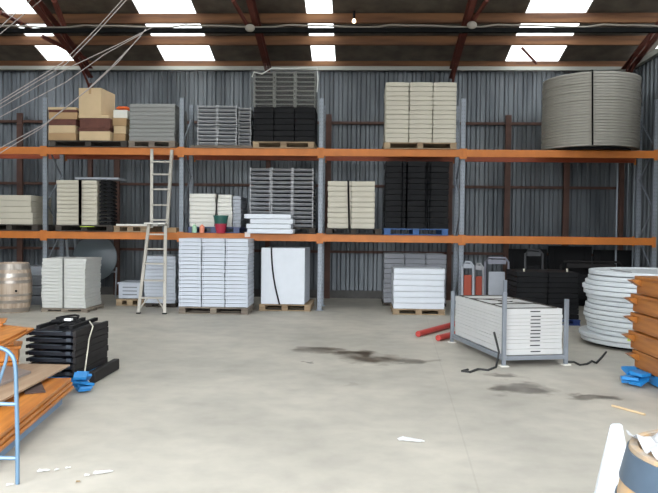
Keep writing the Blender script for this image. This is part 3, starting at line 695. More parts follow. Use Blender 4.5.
# white stack behind ladder
palX(146, 177, 14.05, 0, 'dark pallet under the white tables behind the ladder', m=M_paldark, depth=.9, h=.08)
stack('folding_table', 'table', 144, 176, 256, 14.06, .082, 1, 14, 'white folded table', 'in the stack right behind the ladder', [M_white], 'table', dp=.85, group='white tables behind the ladder')
# white chairs three columns
yF = 13.08
palX(179, 249, yF, 0, 'grey pallet under the three-column white chairs', m=M_palgrey, depth=.8)
stack('folding_chair', 'chair', 178.5, 249, 238.5, yF + .02, PT + .002, 3, 18, 'white folding chair', 'of the floor stack beside the ladder', [M_white], 'solid', dp=.76, group='white chairs in the floor stack beside the ladder')
# strapped white panels
yF = 13.75
palX(259.5, 312, yF, 0, 'wooden pallet under the strapped white panels', m=M_pallet, depth=1.1)
x0 = P(261, 280, Y=yF).x; x1 = P(304.5, 280, Y=yF).x; zt = P(280, 248, Y=yF).z; n = 22; dpt = .042
# panels standing on edge, faces towards the viewer
for k in range(n):
    bm = NB(); box(bm, 0, 0, (zt - PT) / 2, (x1 - x0) * (1 - .01 * random.random()), dpt * .92, zt - PT - .004 - .012 * random.random() * (k > 0), bev=.004)
    tag(obj('display_board', bm, M_panelwhite if k == 0 else M_greylt if k % 3 == 2 else M_white, loc=((x0 + x1) / 2 + k * .002, yF + .04 + k * dpt, PT + .002)),
        'large white board facing out at the front of the strapped pallet' if k == 0 else 'white board, %s behind the strapped front one' % ORD[k] if k < n - 1 else 'rearmost of the white boards standing on the strapped pallet', 'board', 'white panels standing on the strapped pallet')
front_strap(P(279.5, 300, Y=yF).x, yF + .012, PT, zt, lab='dark curved strap across the white panels', lean=-.17, bow=-.04, depth=.7, wd=.03)
# grey chairs & white stack under blue pallet bay
palX(384, 448, 15.0, 0, 'dark pallet under the grey chairs behind the white tubs', m=M_paldark, depth=.9, h=.06)
stack('folding_chair', 'chair', 384.5, 448, 254, 15.02, .062, 3, 10, 'dull grey folding chair', 'under the blue pallet shelf', [mat('dull_grey_chair', (.30, .31, .34), .5)], 'solid', group='dull grey chairs under the blue pallet')
yF = P(420, 315, Z=0).y
palX(394, 447, yF, 0, 'pale wooden pallet under the smooth white stack', m=M_pallet, depth=1.0, h=.11)
stack('folding_table', 'table', 394.5, 446.5, 268.5, yF + .02, .112, 1, 7, 'smooth white wide table', 'on the pallet before the grey chairs', [M_panelwhite], 'table', dp=.95, jit=.004, group='smooth white tables in front of the grey chairs')
# red tubes on floor
for (a, b), lab in ((((418, 334), (462, 322)), 'upper red tube lying beside the steel cage foot'), (((438, 338), (464, 332)), 'shorter red tube lying beside the steel cage foot')):
    p, q = P(*a, Z=.05), P(*b, Z=.05); bm = NB(); tube(bm, [(0, 0, 0), (q - p)], .045, 10); tag(obj('red_tube', bm, M_redtube, loc=p, smooth=True), lab, 'tube', 'red tubes on the floor')
# ---- right bay floor: items behind stillage
def leaning_chair(px, Y, pw, ytop, m1, m2, lab):
    """folded chair standing upright: tall frame with an inner panel"""
    p = P(px, 280, Y=Y); wx = pw / (F / Y); h = P(px, ytop, Y=Y).z; t = thing('folded_chair', lab, 'chair', (p.x, Y, 0))
    bm = NB(); pts = [(-wx / 2, 0, .003), (-wx / 2, .05, h - .08), (-wx / 2 + .06, .06, h), (wx / 2 - .06, .06, h), (wx / 2, .05, h - .08), (wx / 2, 0, .003)]; tube(bm, pts, .022, 8); obj('frame', bm, m2, t, smooth=True)
    bm = NB(); box(bm, 0, .035, h * .5, wx * .7, .03, h * .5, bev=.012); obj('seat', bm, m1, t)
    bm = NB(); box(bm, 0, .055, h - .08, wx * .8, .03, .09, bev=.01); obj('backrest', bm, m2, t)
leaning_chair(468, 13.7, 11, 262, M_redseat, M_greylt, 'red-seated folded chair standing right of the fourth upright')
leaning_chair(479, 13.85, 9, 264, M_redseat, M_frame, 'second red-seated folded chair, left of the grey upright one')
leaning_chair(497, 13.9, 23, 258, M_greylt, mat('lilac_grey_frame', (.20, .20, .24), .5), 'grey folded chair with pale panel standing behind the steel cage')
leaning_chair(534, 14.2, 17, 250, M_black, mat('dark_grey_leg', (.05, .05, .055), .6), 'dark folded chair rising behind the black covered stack')
leaning_chair(592, 14.3, 60, 262, M_black, M_dkbrown, 'wide dark folded frame under the right shelf')
# black covered stack
yF = 12.3; palX(518, 583, yF, 0, 'dark blue pallet under the low black chair stack', m=M_blue, depth=1.0, h=.10)
stack('folding_chair', 'chair', 518, 582, 272, yF + .02, .102, 2, 9, 'black folding chair', 'of the low stack behind the cage', [M_black], 'solid', dp=.9, group='black chairs in the low stack behind the cage')
for px, lab in ((524, 'left pale clip on the low black stack'), (567, 'right pale clip on the low black stack')):
    bm = NB(); box(bm, 0, 0, .03, .03, .03, .06, bev=.005); tag(obj('clip', bm, M_straplt, loc=P(px, 272, Y=yF + .1)), lab, 'clip', 'clips on the low black stack')
bm = NB(); xx = P(590, 280, Y=13.2).x
for k in range(3): box(bm, 0, 0, .3, .01, .01, .01)
bm.free()
for a_, b_, yt_, lab in ((509, 547, 249, 'added black board for the shade behind the low black stack, left one'), (549, 592, 246, 'added black board for the shade behind the low black stack, middle one'), (594, 640, 250, 'added black board for the shade behind the white round tables')):  # boards added to darken the bay, where only shade falls on the wall
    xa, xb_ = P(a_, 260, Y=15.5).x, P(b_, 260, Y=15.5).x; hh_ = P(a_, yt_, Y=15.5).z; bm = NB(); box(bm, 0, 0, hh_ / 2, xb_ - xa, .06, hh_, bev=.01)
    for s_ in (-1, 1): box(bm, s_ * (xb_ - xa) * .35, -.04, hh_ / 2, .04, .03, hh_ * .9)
    tag(obj('shade_board', bm, M_black, loc=((xa + xb_) / 2, 15.55, .002)), lab, 'board', 'added black boards that darken the right bay')
# tall grey poles standing in the right bay
for px, yt, lab in ((617, 160, 'thin steel pole left one under the upper beam at right'), (634, 160, 'thin steel pole right one near the right upright')):
    bm = NB(); p = P(px, 200, Y=15.3); h = 4.0; tube(bm, [(0, 0, .002), (0, 0, h)], .022, 8); tag(obj('steel_pole', bm, M_galv, loc=(p.x, 15.3, 0)), lab, 'pole', 'steel poles behind the right bay')

# ------------------------------------------------------------------ ladder
t = thing('ladder', 'tall aluminium step ladder leaning against the orange beams', 'ladder', (P(151, 314, Z=0).x, 13.0, 0))
base = Vector(t.location)
def lp(px, py, Y): return P(px, py, Y=Y) - base
Yb, Ym, Yt = 12.98, 13.50, 13.74
def rail(a, b, wd=.045):
    bm = NB(); d = b - a; L = d.length; rot = d.to_track_quat('Z', 'X').to_matrix(); box(bm, 0, 0, L / 2, wd, .06, L, bev=.006)
    bmesh.ops.rotate(bm, cent=(0, 0, 0), matrix=rot, verts=bm.verts); bmesh.ops.translate(bm, vec=a, verts=bm.verts); return bm
LB = lp(138.5, 313.5, Yb); RB = lp(164.5, 316.5, Yb); LB.z = .02; RB.z = .02
LM = lp(149, 224, Ym); RM = lp(165.5, 226, Ym)
LM2 = lp(151.5, 228, Ym + .07); RM2 = lp(167, 228, Ym + .07); LT = lp(151.8, 149, Yt); RT_ = lp(172, 150, Yt)
for a, b, nm in ((LB, LM, 'rail'), (RB, RM, 'rail'), (LM2, LT, 'rail'), (RM2, RT_, 'rail')): obj(nm, rail(a, b), M_alu, t)
def rung(a0, b0, a1, b1, u, wd=.045):
    a = a0.lerp(a1, u); b = b0.lerp(b1, u); bm = NB(); m_ = (a + b) / 2; box(bm, m_.x, m_.y, m_.z, (b - a).length, .09, .03, bev=.004); obj('rung', bm, M_alu, t)
for u in (.165, .36, .55, .72, .89): rung(LB, RB, LM, RM, u)
for u in (.10, .29, .49, .68, .84): rung(LM2, RM2, LT, RT_, u)
for a, b in ((LB.lerp(LM, .03), LB.lerp(RB, .3).lerp(LM.lerp(RM, .3), .16)), (RB.lerp(RM, .03), LB.lerp(RB, .68).lerp(LM.lerp(RM, .68), .16))):
    bm = NB(); tube(bm, [a, b], .013, 6); obj('foot_brace', bm, M_alu, t)
for a in (LB, RB): bm = NB(); box(bm, a.x, a.y, .012, .07, .09, .02, bev=.004); obj('rubber_foot', bm, M_black, t)
bm = NB(); m_ = (LM + RM) / 2; box(bm, m_.x - .02, m_.y - .03, m_.z + .03, .42, .16, .03, bev=.005); obj('platform', bm, M_offwhite, t)

# ------------------------------------------------------------------ stillage with trestle tables
c1 = P(503.5, 366.5, Z=0); c2 = P(563, 364, Z=0); c3 = P(460, 342.5, Z=0)
ex = (c2 - c1); wS = ex.length; ang = math.atan2(ex.y, ex.x); ey = Vector((-math.sin(ang), math.cos(ang), 0)); 
side = c3 - c1; ang2 = math.atan2(side.x, side.y)   # lean of the long side
rzS = (ang - ang2) / 2
LS = side.length
t = thing('steel_stillage', 'low grey steel cage frame holding the white trestle tables', 'stillage', c1, rzS)
print('stillage', wS, LS, math.degrees(ang), math.degrees(ang2))
hp = P(503.5, 293, Y=c1.y).z
for (x, y, h) in ((0, 0, hp), (wS, 0, .80), (0, LS, .74), (wS, LS, .90)):
    bm = NB(); box(bm, x, y, h / 2 + .01, .045, .045, h, bev=.004); po = obj('post', bm, M_galv, t)
    bm = NB(); box(bm, x, y, .008, .10, .10, .014); obj('foot_plate', bm, M_offwhite, t)
for (x, y, sx, sy) in ((wS / 2, 0, wS - .05, .035), (wS / 2, LS, wS - .05, .035), (0, LS / 2, .035, LS - .05), (wS, LS / 2, .035, LS - .05)):
    bm = NB(); box(bm, x, y, .10, sx, sy, .05); obj('base_rail', bm, M_galv, t)
bm = NB()
for k in range(3): box(bm, wS / 2, LS * (.2 + .3 * k), .10, wS - .045, .05, .04)
obj('cross_member', bm, M_galv, t)
ztop = .69
n = 11; z = .128
tot = ztop - .128; th_big = tot * .13; th = (tot - 3 * th_big) / 8
cS, sS = math.cos(rzS), math.sin(rzS)
tw, tl = wS - .055, LS - .08
M_tr = mat('trestle_white', (.54, .54, .535), .4, noise=.05)
def trestle(t_):
    pr_ = bpy.data.objects.new('trestle_table', None); C.objects.link(pr_)
    bm = NB(); box(bm, 0, 0, t_ * .49, tw, tl, t_ * .97, bev=.004); obj('tabletop', bm, M_tr, pr_)
    bm = NB(); box(bm, .02, -tl / 2 - .001, t_ * .55, .13, .004, min(.012, t_ * .3)); obj('grip_slot', bm, M_black, pr_); return pr_
protos = {}
for k in range(n):
    t_ = th_big if k in (0, 1, n - 1) else th
    jx, jy = random.uniform(-.005, .005), random.uniform(-.010, .010)
    if k == 0: jy = -.01
    lx, ly = wS / 2 + jx, LS / 2 + jy
    loc = (c1.x + cS * lx - sS * ly, c1.y + sS * lx + cS * ly, z)
    if t_ not in protos: protos[t_] = trestle(t_); o = protos[t_]
    else: o = dup(protos[t_], loc)
    o.location = loc; o.rotation_euler = (0, 0, rzS); z += t_
    tag(o, ('thick ' if t_ == th_big else '') + 'white trestle table, %s in the steel cage stack' % rank(n - 1 - k, n) + (', dark frame on it' if k == n - 1 else ''), 'table', 'trestle tables in the steel cage')
    last = o
th = th_big
zz = th * .98 + .006
bm = NB()
for s in (-1, 1): tube(bm, [(s * (tw / 2 - .05), -tl / 2 + .05, zz), (s * (tw / 2 - .05), tl / 2 - .05, zz)], .007, 6)
for y in (-tl / 2 + .05, -tl * .18, tl * .18, tl / 2 - .05): tube(bm, [(-tw / 2 + .05, y, zz), (tw / 2 - .05, y, zz)], .006, 6)
for a, b in (((-tw / 2 + .05, -tl * .22), (tw * .15, 0)), ((tw / 2 - .05, -tl * .22), (-tw * .1, tl * .02)), ((-tw / 2 + .05, tl * .26), (0, tl * .05))): tube(bm, [(a[0], a[1], zz), (b[0], b[1], zz)], .005, 6)
obj('leg_frame', bm, mat('brown_grey_tube', (.05, .042, .035), .7), last)
# strap leaning on stillage post and trailing on floor
pts = [P(494, 332, Y=c1.y - .05), P(499, 352, Y=c1.y - .06)] + [P(a, b, Z=.012) for a, b in ((496, 367), (488, 370), (478, 369), (470, 372), (462, 371), (468, 369.5))]
bm = NB(); tube(bm, pts, .014, 6); tag(obj('ratchet_strap', bm, M_strap, smooth=True), 'black strap trailing on the floor from the cage corner', 'strap')
pts = [P(a, b, Z=.01) for a, b in ((566, 362), (574, 362), (580, 365), (587, 364), (592, 361), (596, 363), (601, 358), (606, 352))]
bm = NB(); tube(bm, pts, .014, 6); tag(obj('ratchet_strap', bm, M_strap, smooth=True), 'dark strap on the floor between cage and round tables', 'strap')
p, q = P(612, 405.5, Z=.012), P(645, 414.5, Z=.012); bm = NB(); tube(bm, [(0, 0, 0), q - p], .011, 6); tag(obj('wood_stick', bm, M_cardlt, loc=p), 'thin pale wooden stick lying on the floor at right', 'stick')

# ------------------------------------------------------------------ white round tables on floor
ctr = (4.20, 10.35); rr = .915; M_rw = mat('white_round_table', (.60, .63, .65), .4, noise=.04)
bm = NB(); lathe(bm, [(0, 0), (.7, 0), (.7, .046), (0, .046)], 32); tag(obj('round_pallet', bm, M_black, loc=(*ctr, .001)), 'black round base under the white round tables on the floor', 'board')
offs = [.03, .0, .12, .11, .08, .07, .07, .09, .12, .10, .04, .04, .08, .10, .12]
n = len(offs); zt = P(610, 270, Y=10.3).z; th = (zt - .055) / n; proto = None
for k in range(n):
    loc = (ctr[0] + offs[k] + random.uniform(-.01, .01), ctr[1] + random.uniform(-.03, .03), (.056 + k * th))
    if proto is None:
        proto = bpy.data.objects.new('round_table', None); C.objects.link(proto)
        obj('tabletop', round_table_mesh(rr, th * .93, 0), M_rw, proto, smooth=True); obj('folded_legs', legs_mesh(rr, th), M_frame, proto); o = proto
    else: o = dup(proto, loc)
    o.location = loc
    if k == n - 1: o.location.z += th * .95; o.rotation_euler = (PI, 0, 0)
    tag(o, 'white round folding table, %s of the floor stack at right' % rank(n - 1 - k, n), 'table', 'white round tables on the floor')
a = R(238); bm = NB(); box(bm, 0, 0, 0, .16, .004, .05); tag(obj('sticker', bm, M_lime, loc=(ctr[0] + .02 + (rr + .012) * math.cos(a), ctr[1] + (rr + .012) * math.sin(a), .053 + th * 2.0), rz=a + PI / 2), 'lime sticker on the edge of a low round table', 'sticker')

# ------------------------------------------------------------------ wooden bench stack right
fx = P(640, 372, Z=0); t0 = Vector((3.22, 8.05, 0))
palt = pallet(3.14, 3.94, 6.25, 0, 'blue plastic pallet under the varnished timber benches at right', m=M_blueplastic, depth=1.78, h=.13)
n = 5; zb = .132; zt = P(640, 275, Y=8.0).z; h = (zt - zb) / n
for k in range(n):
    dy = [-.03, .02, .0, .03, -.02][k]; dx = [.02, -.01, .0, .01, .03][k]
    t = thing('timber_bench', 'varnished orange timber bench section, %s of the right stack' % rank(n - 1 - k, n), 'bench', (3.53 + dx, 7.1 + dy, zb + k * h), R(1.5), 'timber bench sections at the right')
    bm = NB(); box(bm, 0, 0, h * .40, .82, 1.8, h * .78, bev=.006); obj('apron', bm, M_varnish2, t)
    bm = NB(); box(bm, 0, 0, h * .875, .86, 1.84, h * .17, bev=.005); obj('board', bm, M_varnish2, t)
    bm = NB(); prism(bm, [(-.41, h * .40), (-.52, h * .74), (-.41, h * .80)], .78, .91); obj('corner_wedge', bm, M_varnish2, t)
    if k == 3: bm = NB(); box(bm, -.413, -.0, h * .4, .004, .22, h * .45); obj('sticker', bm, M_yellow, t)
bm = NB(); random.seed(3)
for k in range(6): box(bm, random.uniform(-.08, .08), random.uniform(-.15, .15), .04 + .02 * k, .14, .16, .03, rot=Matrix.Rotation(random.uniform(-1, 1), 3, 'Z') @ Matrix.Rotation(random.uniform(-.5, .5), 3, 'X'))
tag(obj('blue_sheet', bm, M_blueplastic, loc=(2.97, P(646, 380, Z=0).y - .25, .01)), 'crumpled blue plastic on the floor by the right timber stack', 'plastic sheet')

# ------------------------------------------------------------------ left foreground
# black stack
xb, yb = P(75.5, 388, Z=0).xy
pallet(xb - .50, xb + .02, yb + .02, 0, 'blue pallet beneath the black tables at the left', m=M_blueplastic, depth=.8, h=.10)
n = 7; zb = .102; zt = P(75, 331, Y=yb).z; h = (zt - zb) / n
for k in range(n):
    t = thing('folding_table', 'black folded table, %s of the left foreground stack' % rank(n - 1 - k, n), 'table', (xb - .25 + random.uniform(-.008, .008), yb + .43, zb + k * h), R(-3), 'black tables at the left')
    bm = NB(); box(bm, 0, 0, h * .42, .47, .80, h * .55, bev=.006); obj('tabletop', bm, M_navy, t)
    bm = NB(); box(bm, .25, 0, h * .48, .03, .82, h * .94, bev=.004); obj('rim', bm, M_dkbrown, t); bm = NB(); box(bm, -.25, 0, h * .48, .03, .82, h * .5, bev=.004); obj('rim', bm, M_dkbrown, t)
    bm = NB(); box(bm, -.05, -.40, h * .80, .34, .03, h * .10); box(bm, .19, -.405, h * .6, .05, .02, h * .5); obj('leg_bracket', bm, mat('slate_bracket', (.03, .04, .055), .4), t)
bm = NB(); box(bm, 0, 0, .06, .07, .75, .12, bev=.01); tag(obj('black_plank', bm, M_dkbrown, loc=(xb + .085, yb + .59, .003)), 'black plank lying along the foot of the black table stack', 'plank')
bm = NB(); random.seed(11)
for k in range(9):
    cx_, cy_ = random.uniform(-.12, .12), random.uniform(-.25, .25); ar = random.uniform(.06, .12)
    tube(bm, [(cx_ + ar * math.cos(q_ * PI / 5), cy_ + ar * math.sin(q_ * PI / 5), .02 + .015 * (k % 3) + .01 * math.sin(q_)) for q_ in range(11)], .012, 5)
for s in (-.17, .03, .17): box(bm, s, .0, .02, .04, .7, .035)
tag(obj('folded_leg_frames', bm, M_black, loc=(xb - .25, yb + .42, zt + .001)), 'tangle of black folded leg frames on top of the black tables', 'frame')
bm = NB(); box(bm, 0, 0, .012, .08, .06, .024, bev=.006); tag(obj('white_tag', bm, M_scrap, loc=(xb - .22, yb + .35, zt + .055)), 'small white tag on top of the black table stack', 'tag')
bm = NB(); pts = [P(83, 323, Y=yb + .3), P(86, 340, Y=yb + .22), P(89, 358, Y=yb + .18), P(92, 372, Y=yb + .12)] + [P(95, 384, Z=.02), P(94, 388, Z=.015)]
pts = [(xb - .05, yb + .5, zt + .03), (xb + .045, yb + .35, zt)] + [(xb + .055 , yb + .26 - .04 * k, zt - (zt - .03) * k / 5) for k in range(1, 5)] + [(xb + .10, yb + .12, .02), (xb + .13, yb + .02, .015)]
tube(bm, pts, .007, 6); tag(obj('strap', bm, M_straplt, smooth=True), 'pale strap hanging down the side of the black table stack', 'strap')
bm = NB()
for k in range(8): box(bm, random.uniform(-.08, .08), random.uniform(-.06, .06), .02 + .02 * k, .12, .10, .025, rot=Matrix.Rotation(random.uniform(-1, 1), 3, 'Z') @ Matrix.Rotation(random.uniform(-.6, .6), 3, 'X'))
tag(obj('blue_sheet', bm, M_blueplastic, loc=(*P(84, 392, Z=0).xy, .012)), 'crumpled bright blue plastic at the corner of the black stack', 'plastic sheet')

# lower varnished timber stack in left foreground
rzW = R(8)
cW = P(74, 401, Z=0)   # far right corner on floor
dirW = Vector((-math.sin(rzW), math.cos(rzW), 0)); perp = Vector((-math.cos(rzW), -math.sin(rzW), 0))
LW, WW = 1.9, .62
cen = cW - dirW * (LW / 2) + perp * (WW / 2)
t = thing('pallet', 'pale blue pallet beneath the orange timber in the left foreground', 'pallet', (cen.x, cen.y, 0), rzW, 'pallets')
bm = NB()
for k in range(7): box(bm, 0, -LW / 2 + .15 + k * (LW - .3) / 6, .10, WW - .1, .1, .02)
mpb = mat('pale_blue_pallet', (.22, .32, .45), .6); obj('deck', bm, mpb, t)
for k in (-1, 0, 1):
    bm = NB(); box(bm, k * (WW / 2 - .14), 0, .045, .12, LW - .2, .09)
    obj('bearer', bm, mpb, t)
ztw = P(74, 377, Y=cW.y).z; z = .112; hh = [.055, .055, .06]; tot = ztw - z; s_ = tot / sum(hh)
for k, h0 in enumerate(hh):
    h = h0 * s_; bm = NB(); box(bm, 0, 0, h / 2, WW - .02 * k, LW - .015 * k, h - .006, bev=.006)
    if k == 2: pass
    tag(obj('timber_platform', bm, M_varnish, loc=(cen.x, cen.y, z), rz=rzW), 'varnished orange timber platform, %s of the left foreground stack' % rank(2 - k, 3), 'platform', 'orange timber panels in the left foreground'); z += h
ztw = z
# dark opening mat and brown boards on top
bm = NB(); box(bm, 0, 0, .006, .16, .45, .012); tag(obj('dark_strip', bm, mat('dark_brown_strip', (.05, .025, .02), .6), loc=(*P(33, 388, Z=ztw).xy, ztw + .001), rz=R(30)), 'dark brown strip lying on the orange timber panels', 'strip')
def board(px, py, zc, sx, sy, th, rz, tilt, m, lab):
    p = P(px, py, Z=zc); bm = NB(); box(bm, 0, 0, 0, sx, sy, th, bev=.003); o = obj('board', bm, m, loc=(p.x, p.y, zc), rz=0); o.rotation_euler = (0, tilt, rz)
    return tag(o, lab, 'board', 'boards in the left foreground')
# boards rest above timber
bq = ztw + .016
def poly_board(pts, z, th, m, lab):
    bm = NB(); q = [P(a, b, Z=z + th) for a, b in pts]; c = sum(q, Vector()) / len(q)
    lo_ = [bm.verts.new((v.x - c.x, v.y - c.y, 0)) for v in q]; hi = [bm.verts.new((v.x - c.x, v.y - c.y, th)) for v in q]
    bm.faces.new(lo_); bm.faces.new(hi)
    for i in range(len(q)): bm.faces.new((lo_[i], lo_[(i + 1) % len(q)], hi[(i + 1) % len(q)], hi[i]))
    return tag(obj('board', bm, m, loc=(c.x, c.y, z)), lab, 'board', 'boards in the left foreground')
poly_board([(70, 364.5), (-20, 412), (-75, 398), (22, 363.5)], ztw + .03, .016, M_ply, 'pale brown board resting on blocks above the orange timber')
bm = NB(); c_ = P(20, 384, Z=ztw); box(bm, 0, 0, .014, .3, .3, .026); tag(obj('spacer_block', bm, M_black, loc=(c_.x - .12, c_.y, ztw + .001)), 'dark block between the orange timber and brown board', 'block')
poly_board([(31, 371), (-30, 397), (-60, 386), (5, 365)], ztw + .048, .02, mat('grey_brown_board', (.30, .26, .24), .5, noise=.1), 'short grey board lying on the pale brown board')
# upper left timbers: boards stacked on a bench behind
zq = [(.06, .0), (.24, .02), (.42, .0), (.60, -.02)]
base0 = P(24, 372, Y=6.9)
n = 5; ztp = P(10, 320, Y=6.8).z; zb4 = .62; h = zb4 / 4
rb_ = R(24); pr = Vector((P(25, 340, Y=6.85).x - .10, 6.84, 0))
for k in range(n):
    L_ = 1.6; sh = [.0, .02, .05, .0, -.09][k]; rz_ = rb_ + R([0, 2, -1, 2, 0][k])
    d_ = Vector((math.cos(rz_), math.sin(rz_), 0)); c_ = pr - d_ * (L_ / 2 - sh) + Vector((0, -.02, 0))
    t = thing('timber_bench', 'orange timber bench section, %s of the stack at the left edge' % rank(n - 1 - k, n), 'bench', (c_.x, c_.y, k * h + .001), rz_, 'timber bench sections at the left')
    if k == 4: t.location.z = zb4 + .046; h = ztp - zb4 - .046
    bm = NB(); box(bm, 0, 0, h * .4, L_, .30, h * .78, bev=.006); obj('apron', bm, M_varnish, t)
    bm = NB(); box(bm, 0, 0, h * .89, L_ + .05, .35, h * .18, bev=.005); obj('board', bm, M_varnish, t)
poly_board([(34, 328), (-25, 362), (-55, 348), (8, 325)], zb4 + .002, .018, M_varnish, 'thin orange board pointing right from the timber stack at the left edge')
poly_board([(27, 329), (-25, 354), (-55, 346), (5, 324.5)], zb4 + .022, .018, M_varnish, 'second thin orange board, just above the one pointing right at left edge')
# trolley
t = thing('chair_trolley', 'pale blue tubular trolley handle at the left edge of the photo', 'trolley', (P(17.5, 480, Y=4.32).x, 4.32, 0), 0)
base = Vector(t.location); Yt_ = 4.32
zt = P(4, 347.5, Y=Yt_).z; zs = P(16, 365, Y=Yt_).z
bm = NB(); pts = [(0, 0, .004), (0, 0, .3), (-.01, 0, zs - .05)]
r0 = zt - zs; cxx = -.02 - r0
for k in range(0, 7): a = k * PI / 12; pts.append((-.015 - r0 * 1.1 * (1 - math.cos(a)), 0, zs + r0 * math.sin(a)))
pts.append((-.55, 0, zt)); pts += [(-.66, 0, zt - .06), (-.68, 0, zs - .1), (-.68, 0, .004)]
tube(bm, pts, .0135, 10); obj('handle', bm, M_trolley, t, smooth=True)
bm = NB(); tube(bm, [(-.06, .0, zt - .01), (-.075, 0, zt - .09), (-.13, 0, zt - .26), (-.2, 0, zt - .4)], .010, 8); obj('stay', bm, M_trolley, t, smooth=True)
for pz in (P(5, 404, Y=Yt_).z, P(5, 458, Y=Yt_).z):
    bm = NB(); tube(bm, [(-.01, 0, pz), (-.67, 0, pz)], .013, 8); obj('crossbar', bm, M_trolley, t)
bm = NB(); box(bm, -.34, -.30, .12, .68, .62, .03, bev=.004)
bmesh.ops.translate(bm, vec=(-.02, 0, 0), verts=bm.verts); pl_ = obj('platform', bm, M_trolley, t)
pl_.location = (-.36, .0, 0)

# ------------------------------------------------------------------ right foreground
tb = barrel((1.235, 2.40, 0), .905, .285, .345, 'oak wine barrel with grey hoops at the lower right corner', wood('worn_barrel_oak', (.46, .28, .12), (.24, .20, .16), 'Z', 4, .5), True)
# glossy crumpled plastic on the head
bm = NB(); random.seed(5); G = 14; vv = {}
for i in range(G + 1):
    for j in range(G + 1):
        u, v = i / G * 2 - 1, j / G * 2 - 1
        vv[i, j] = bm.verts.new((u * .17, v * .17, .022 + .012 * math.sin(u * 7 + v * 3) + .010 * math.sin(v * 9 - u * 4) + random.uniform(-.008, .008)))
for i in range(G):
    for j in range(G): bm.faces.new((vv[i, j], vv[i + 1, j], vv[i + 1, j + 1], vv[i, j + 1]))
bmesh.ops.solidify(bm, geom=bm.faces[:], thickness=.003)
tag(obj('plastic_wrap', bm, mat('glossy_white_film', (.70, .71, .73), .12), loc=(1.15, 2.40, .896), smooth=True), 'glossy crumpled white plastic on top of the corner barrel', 'film')
# tapered white post
Yp = 3.2; A = P(610.5, 424, Y=Yp); B = P(622, 424, Y=Yp); C_ = P(628.5, 462, Y=Yp); D_ = P(597, 480, Y=Yp); E_ = P(625, 493, Y=Yp)
bx_ = (A.x + B.x) / 2
bm = NB()
prof = [(D_.x - .10 - bx_, 0), (E_.x - bx_ + .01, 0), (E_.x - bx_ + .0, E_.z), (C_.x - bx_, C_.z), (B.x - bx_, B.z), (A.x - bx_, A.z), (D_.x - bx_, D_.z)]
ring = []
f_ = [bm.verts.new((x, -.010 - .03 * (1 - z / A.z), z)) for x, z in prof]; k_ = [bm.verts.new((x * .9 , .012 + .03 * (1 - z / A.z), z)) for x, z in prof]
n = len(prof); bm.faces.new(f_); bm.faces.new(k_)
for i in range(n): bm.faces.new((f_[i], f_[(i + 1) % n], k_[(i + 1) % n], k_[i]))
bmesh.ops.bevel(bm, geom=bm.edges[:], offset=.006, segments=2, affect='EDGES')
tag(obj('tapered_post', bm, mat('bright_white_plastic', (.50, .52, .55), .4), loc=(bx_, Yp, .001)), 'tapered glossy white plastic post standing left of the corner barrel', 'post')

# plastic scrap and small pale flecks on the floor
def scrap(px, py, sx, sy, rz, lab, m=M_scrap):
    p = P(px, py, Z=0); bm = NB(); G = 5; vv = {}
    for i in range(G + 1):
        for j in range(G + 1):
            u, v = i / G * 2 - 1, j / G * 2 - 1; vv[i, j] = bm.verts.new((u * sx / 2 * (1 - .3 * abs(v)), v * sy / 2 * (1 - .3 * u), .004 + .006 * abs(math.sin(u * 4 + v * 3)) + random.uniform(0, .003)))
    for i in range(G):
        for j in range(G): bm.faces.new((vv[i, j], vv[i + 1, j], vv[i + 1, j + 1], vv[i, j + 1]))
    bmesh.ops.solidify(bm, geom=bm.faces[:], thickness=.001)
    tag(obj('floor_piece', bm, m, loc=(p.x, p.y, .002), rz=rz), lab, 'scrap', 'scraps on the floor')
scrap(411, 441, .23, .09, R(-18), 'white plastic scrap on the open floor right of centre')
scrap(43.5, 472, .09, .05, R(15), 'small white fleck on the floor right of the trolley')
scrap(57, 471, .03, .04, 0, 'tiny white fleck beside the small one at lower left')
scrap(68, 469, .04, .03, .5, 'second tiny white fleck at lower left, nearer the long fleck')
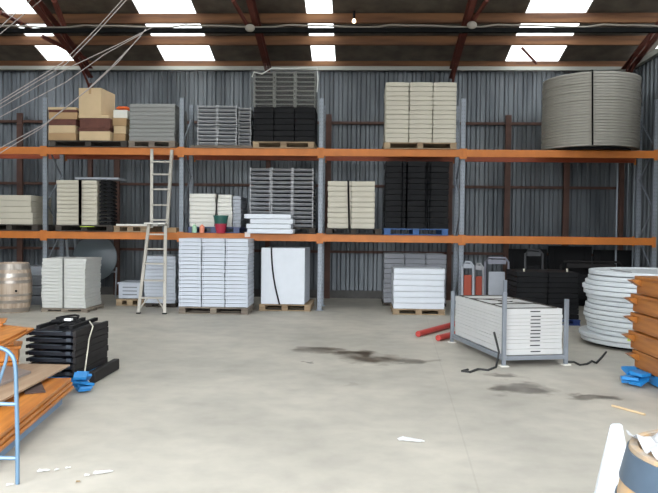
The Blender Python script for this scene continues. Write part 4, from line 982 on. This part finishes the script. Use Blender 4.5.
scrap(87, 476.5, .04, .04, .3, 'white fleck left end of the long white fleck')
scrap(103, 473.5, .14, .05, R(25), 'long white fleck on the floor at the lower left')
scrap(78, 483, .03, .03, .2, 'yellowish fleck below the long fleck at lower left', M_cardlt)
scrap(10, 486, .05, .03, .4, 'white fleck at the foot of the trolley')

# ------------------------------------------------------------------ overhead cables at left
def cable(pts, lab, r=.009):
    w_ = [P(*a[:2], Y=a[2]) for a in pts]; o = w_[0]; bm = NB(); out = []
    for i in range(len(w_) - 1):
        for k in range(8): out.append(w_[i].lerp(w_[i + 1], k / 8) - o)
    out.append(w_[-1] - o); tube(bm, out, r, 6); tag(obj('overhead_cable', bm, M_cable, loc=o, smooth=True), lab, 'cable', 'pale cables crossing the upper left')
cable([(37, -6, 13.2), (0, 27, 12.6), (-20, 44, 12.2)], 'upper pale cable across the top left corner, left one of its pair')
cable([(46, -4, 13.2), (0, 34, 12.6), (-20, 50, 12.2)], 'pale cable across the top left corner, right one of its pair')
cable([(126, -4, 13.5), (95, 30, 13.2), (62, 63, 12.8), (0, 101, 12), (-20, 112, 11.8)], 'pale cable dropping steeply left of the second skylight')
cable([(130, -4, 13.5), (98, 31, 13.2), (66, 64, 12.8), (0, 104, 12), (-20, 116, 11.8)], 'second steep pale cable, right one of the steep pair')
cable([(153, 27, 13.9), (115, 46, 13.4), (70, 67, 12.9), (0, 108, 12.1), (-20, 120, 11.9)], 'shallow pale cable running from the duct to the left edge')
cable([(143, 33, 13.9), (105, 54, 13.4), (66, 82, 12.9), (0, 117, 12.1), (-20, 127, 11.9)], 'lower shallow pale cable running to the left edge')
cable([(146, 29, 13.9), (118, 62, 13.3), (90, 88, 12.9), (45, 124, 12.2), (0, 148, 11.9), (-20, 157, 11.8)], 'lowest pale cable crossing in front of the cartons')
cable([(141, 36, 13.9), (113, 65, 13.3), (86, 91, 12.9), (40, 129, 12.2), (0, 153, 11.9), (-20, 162, 11.8)], 'lowest pale cable of all, just under the other near the cartons')
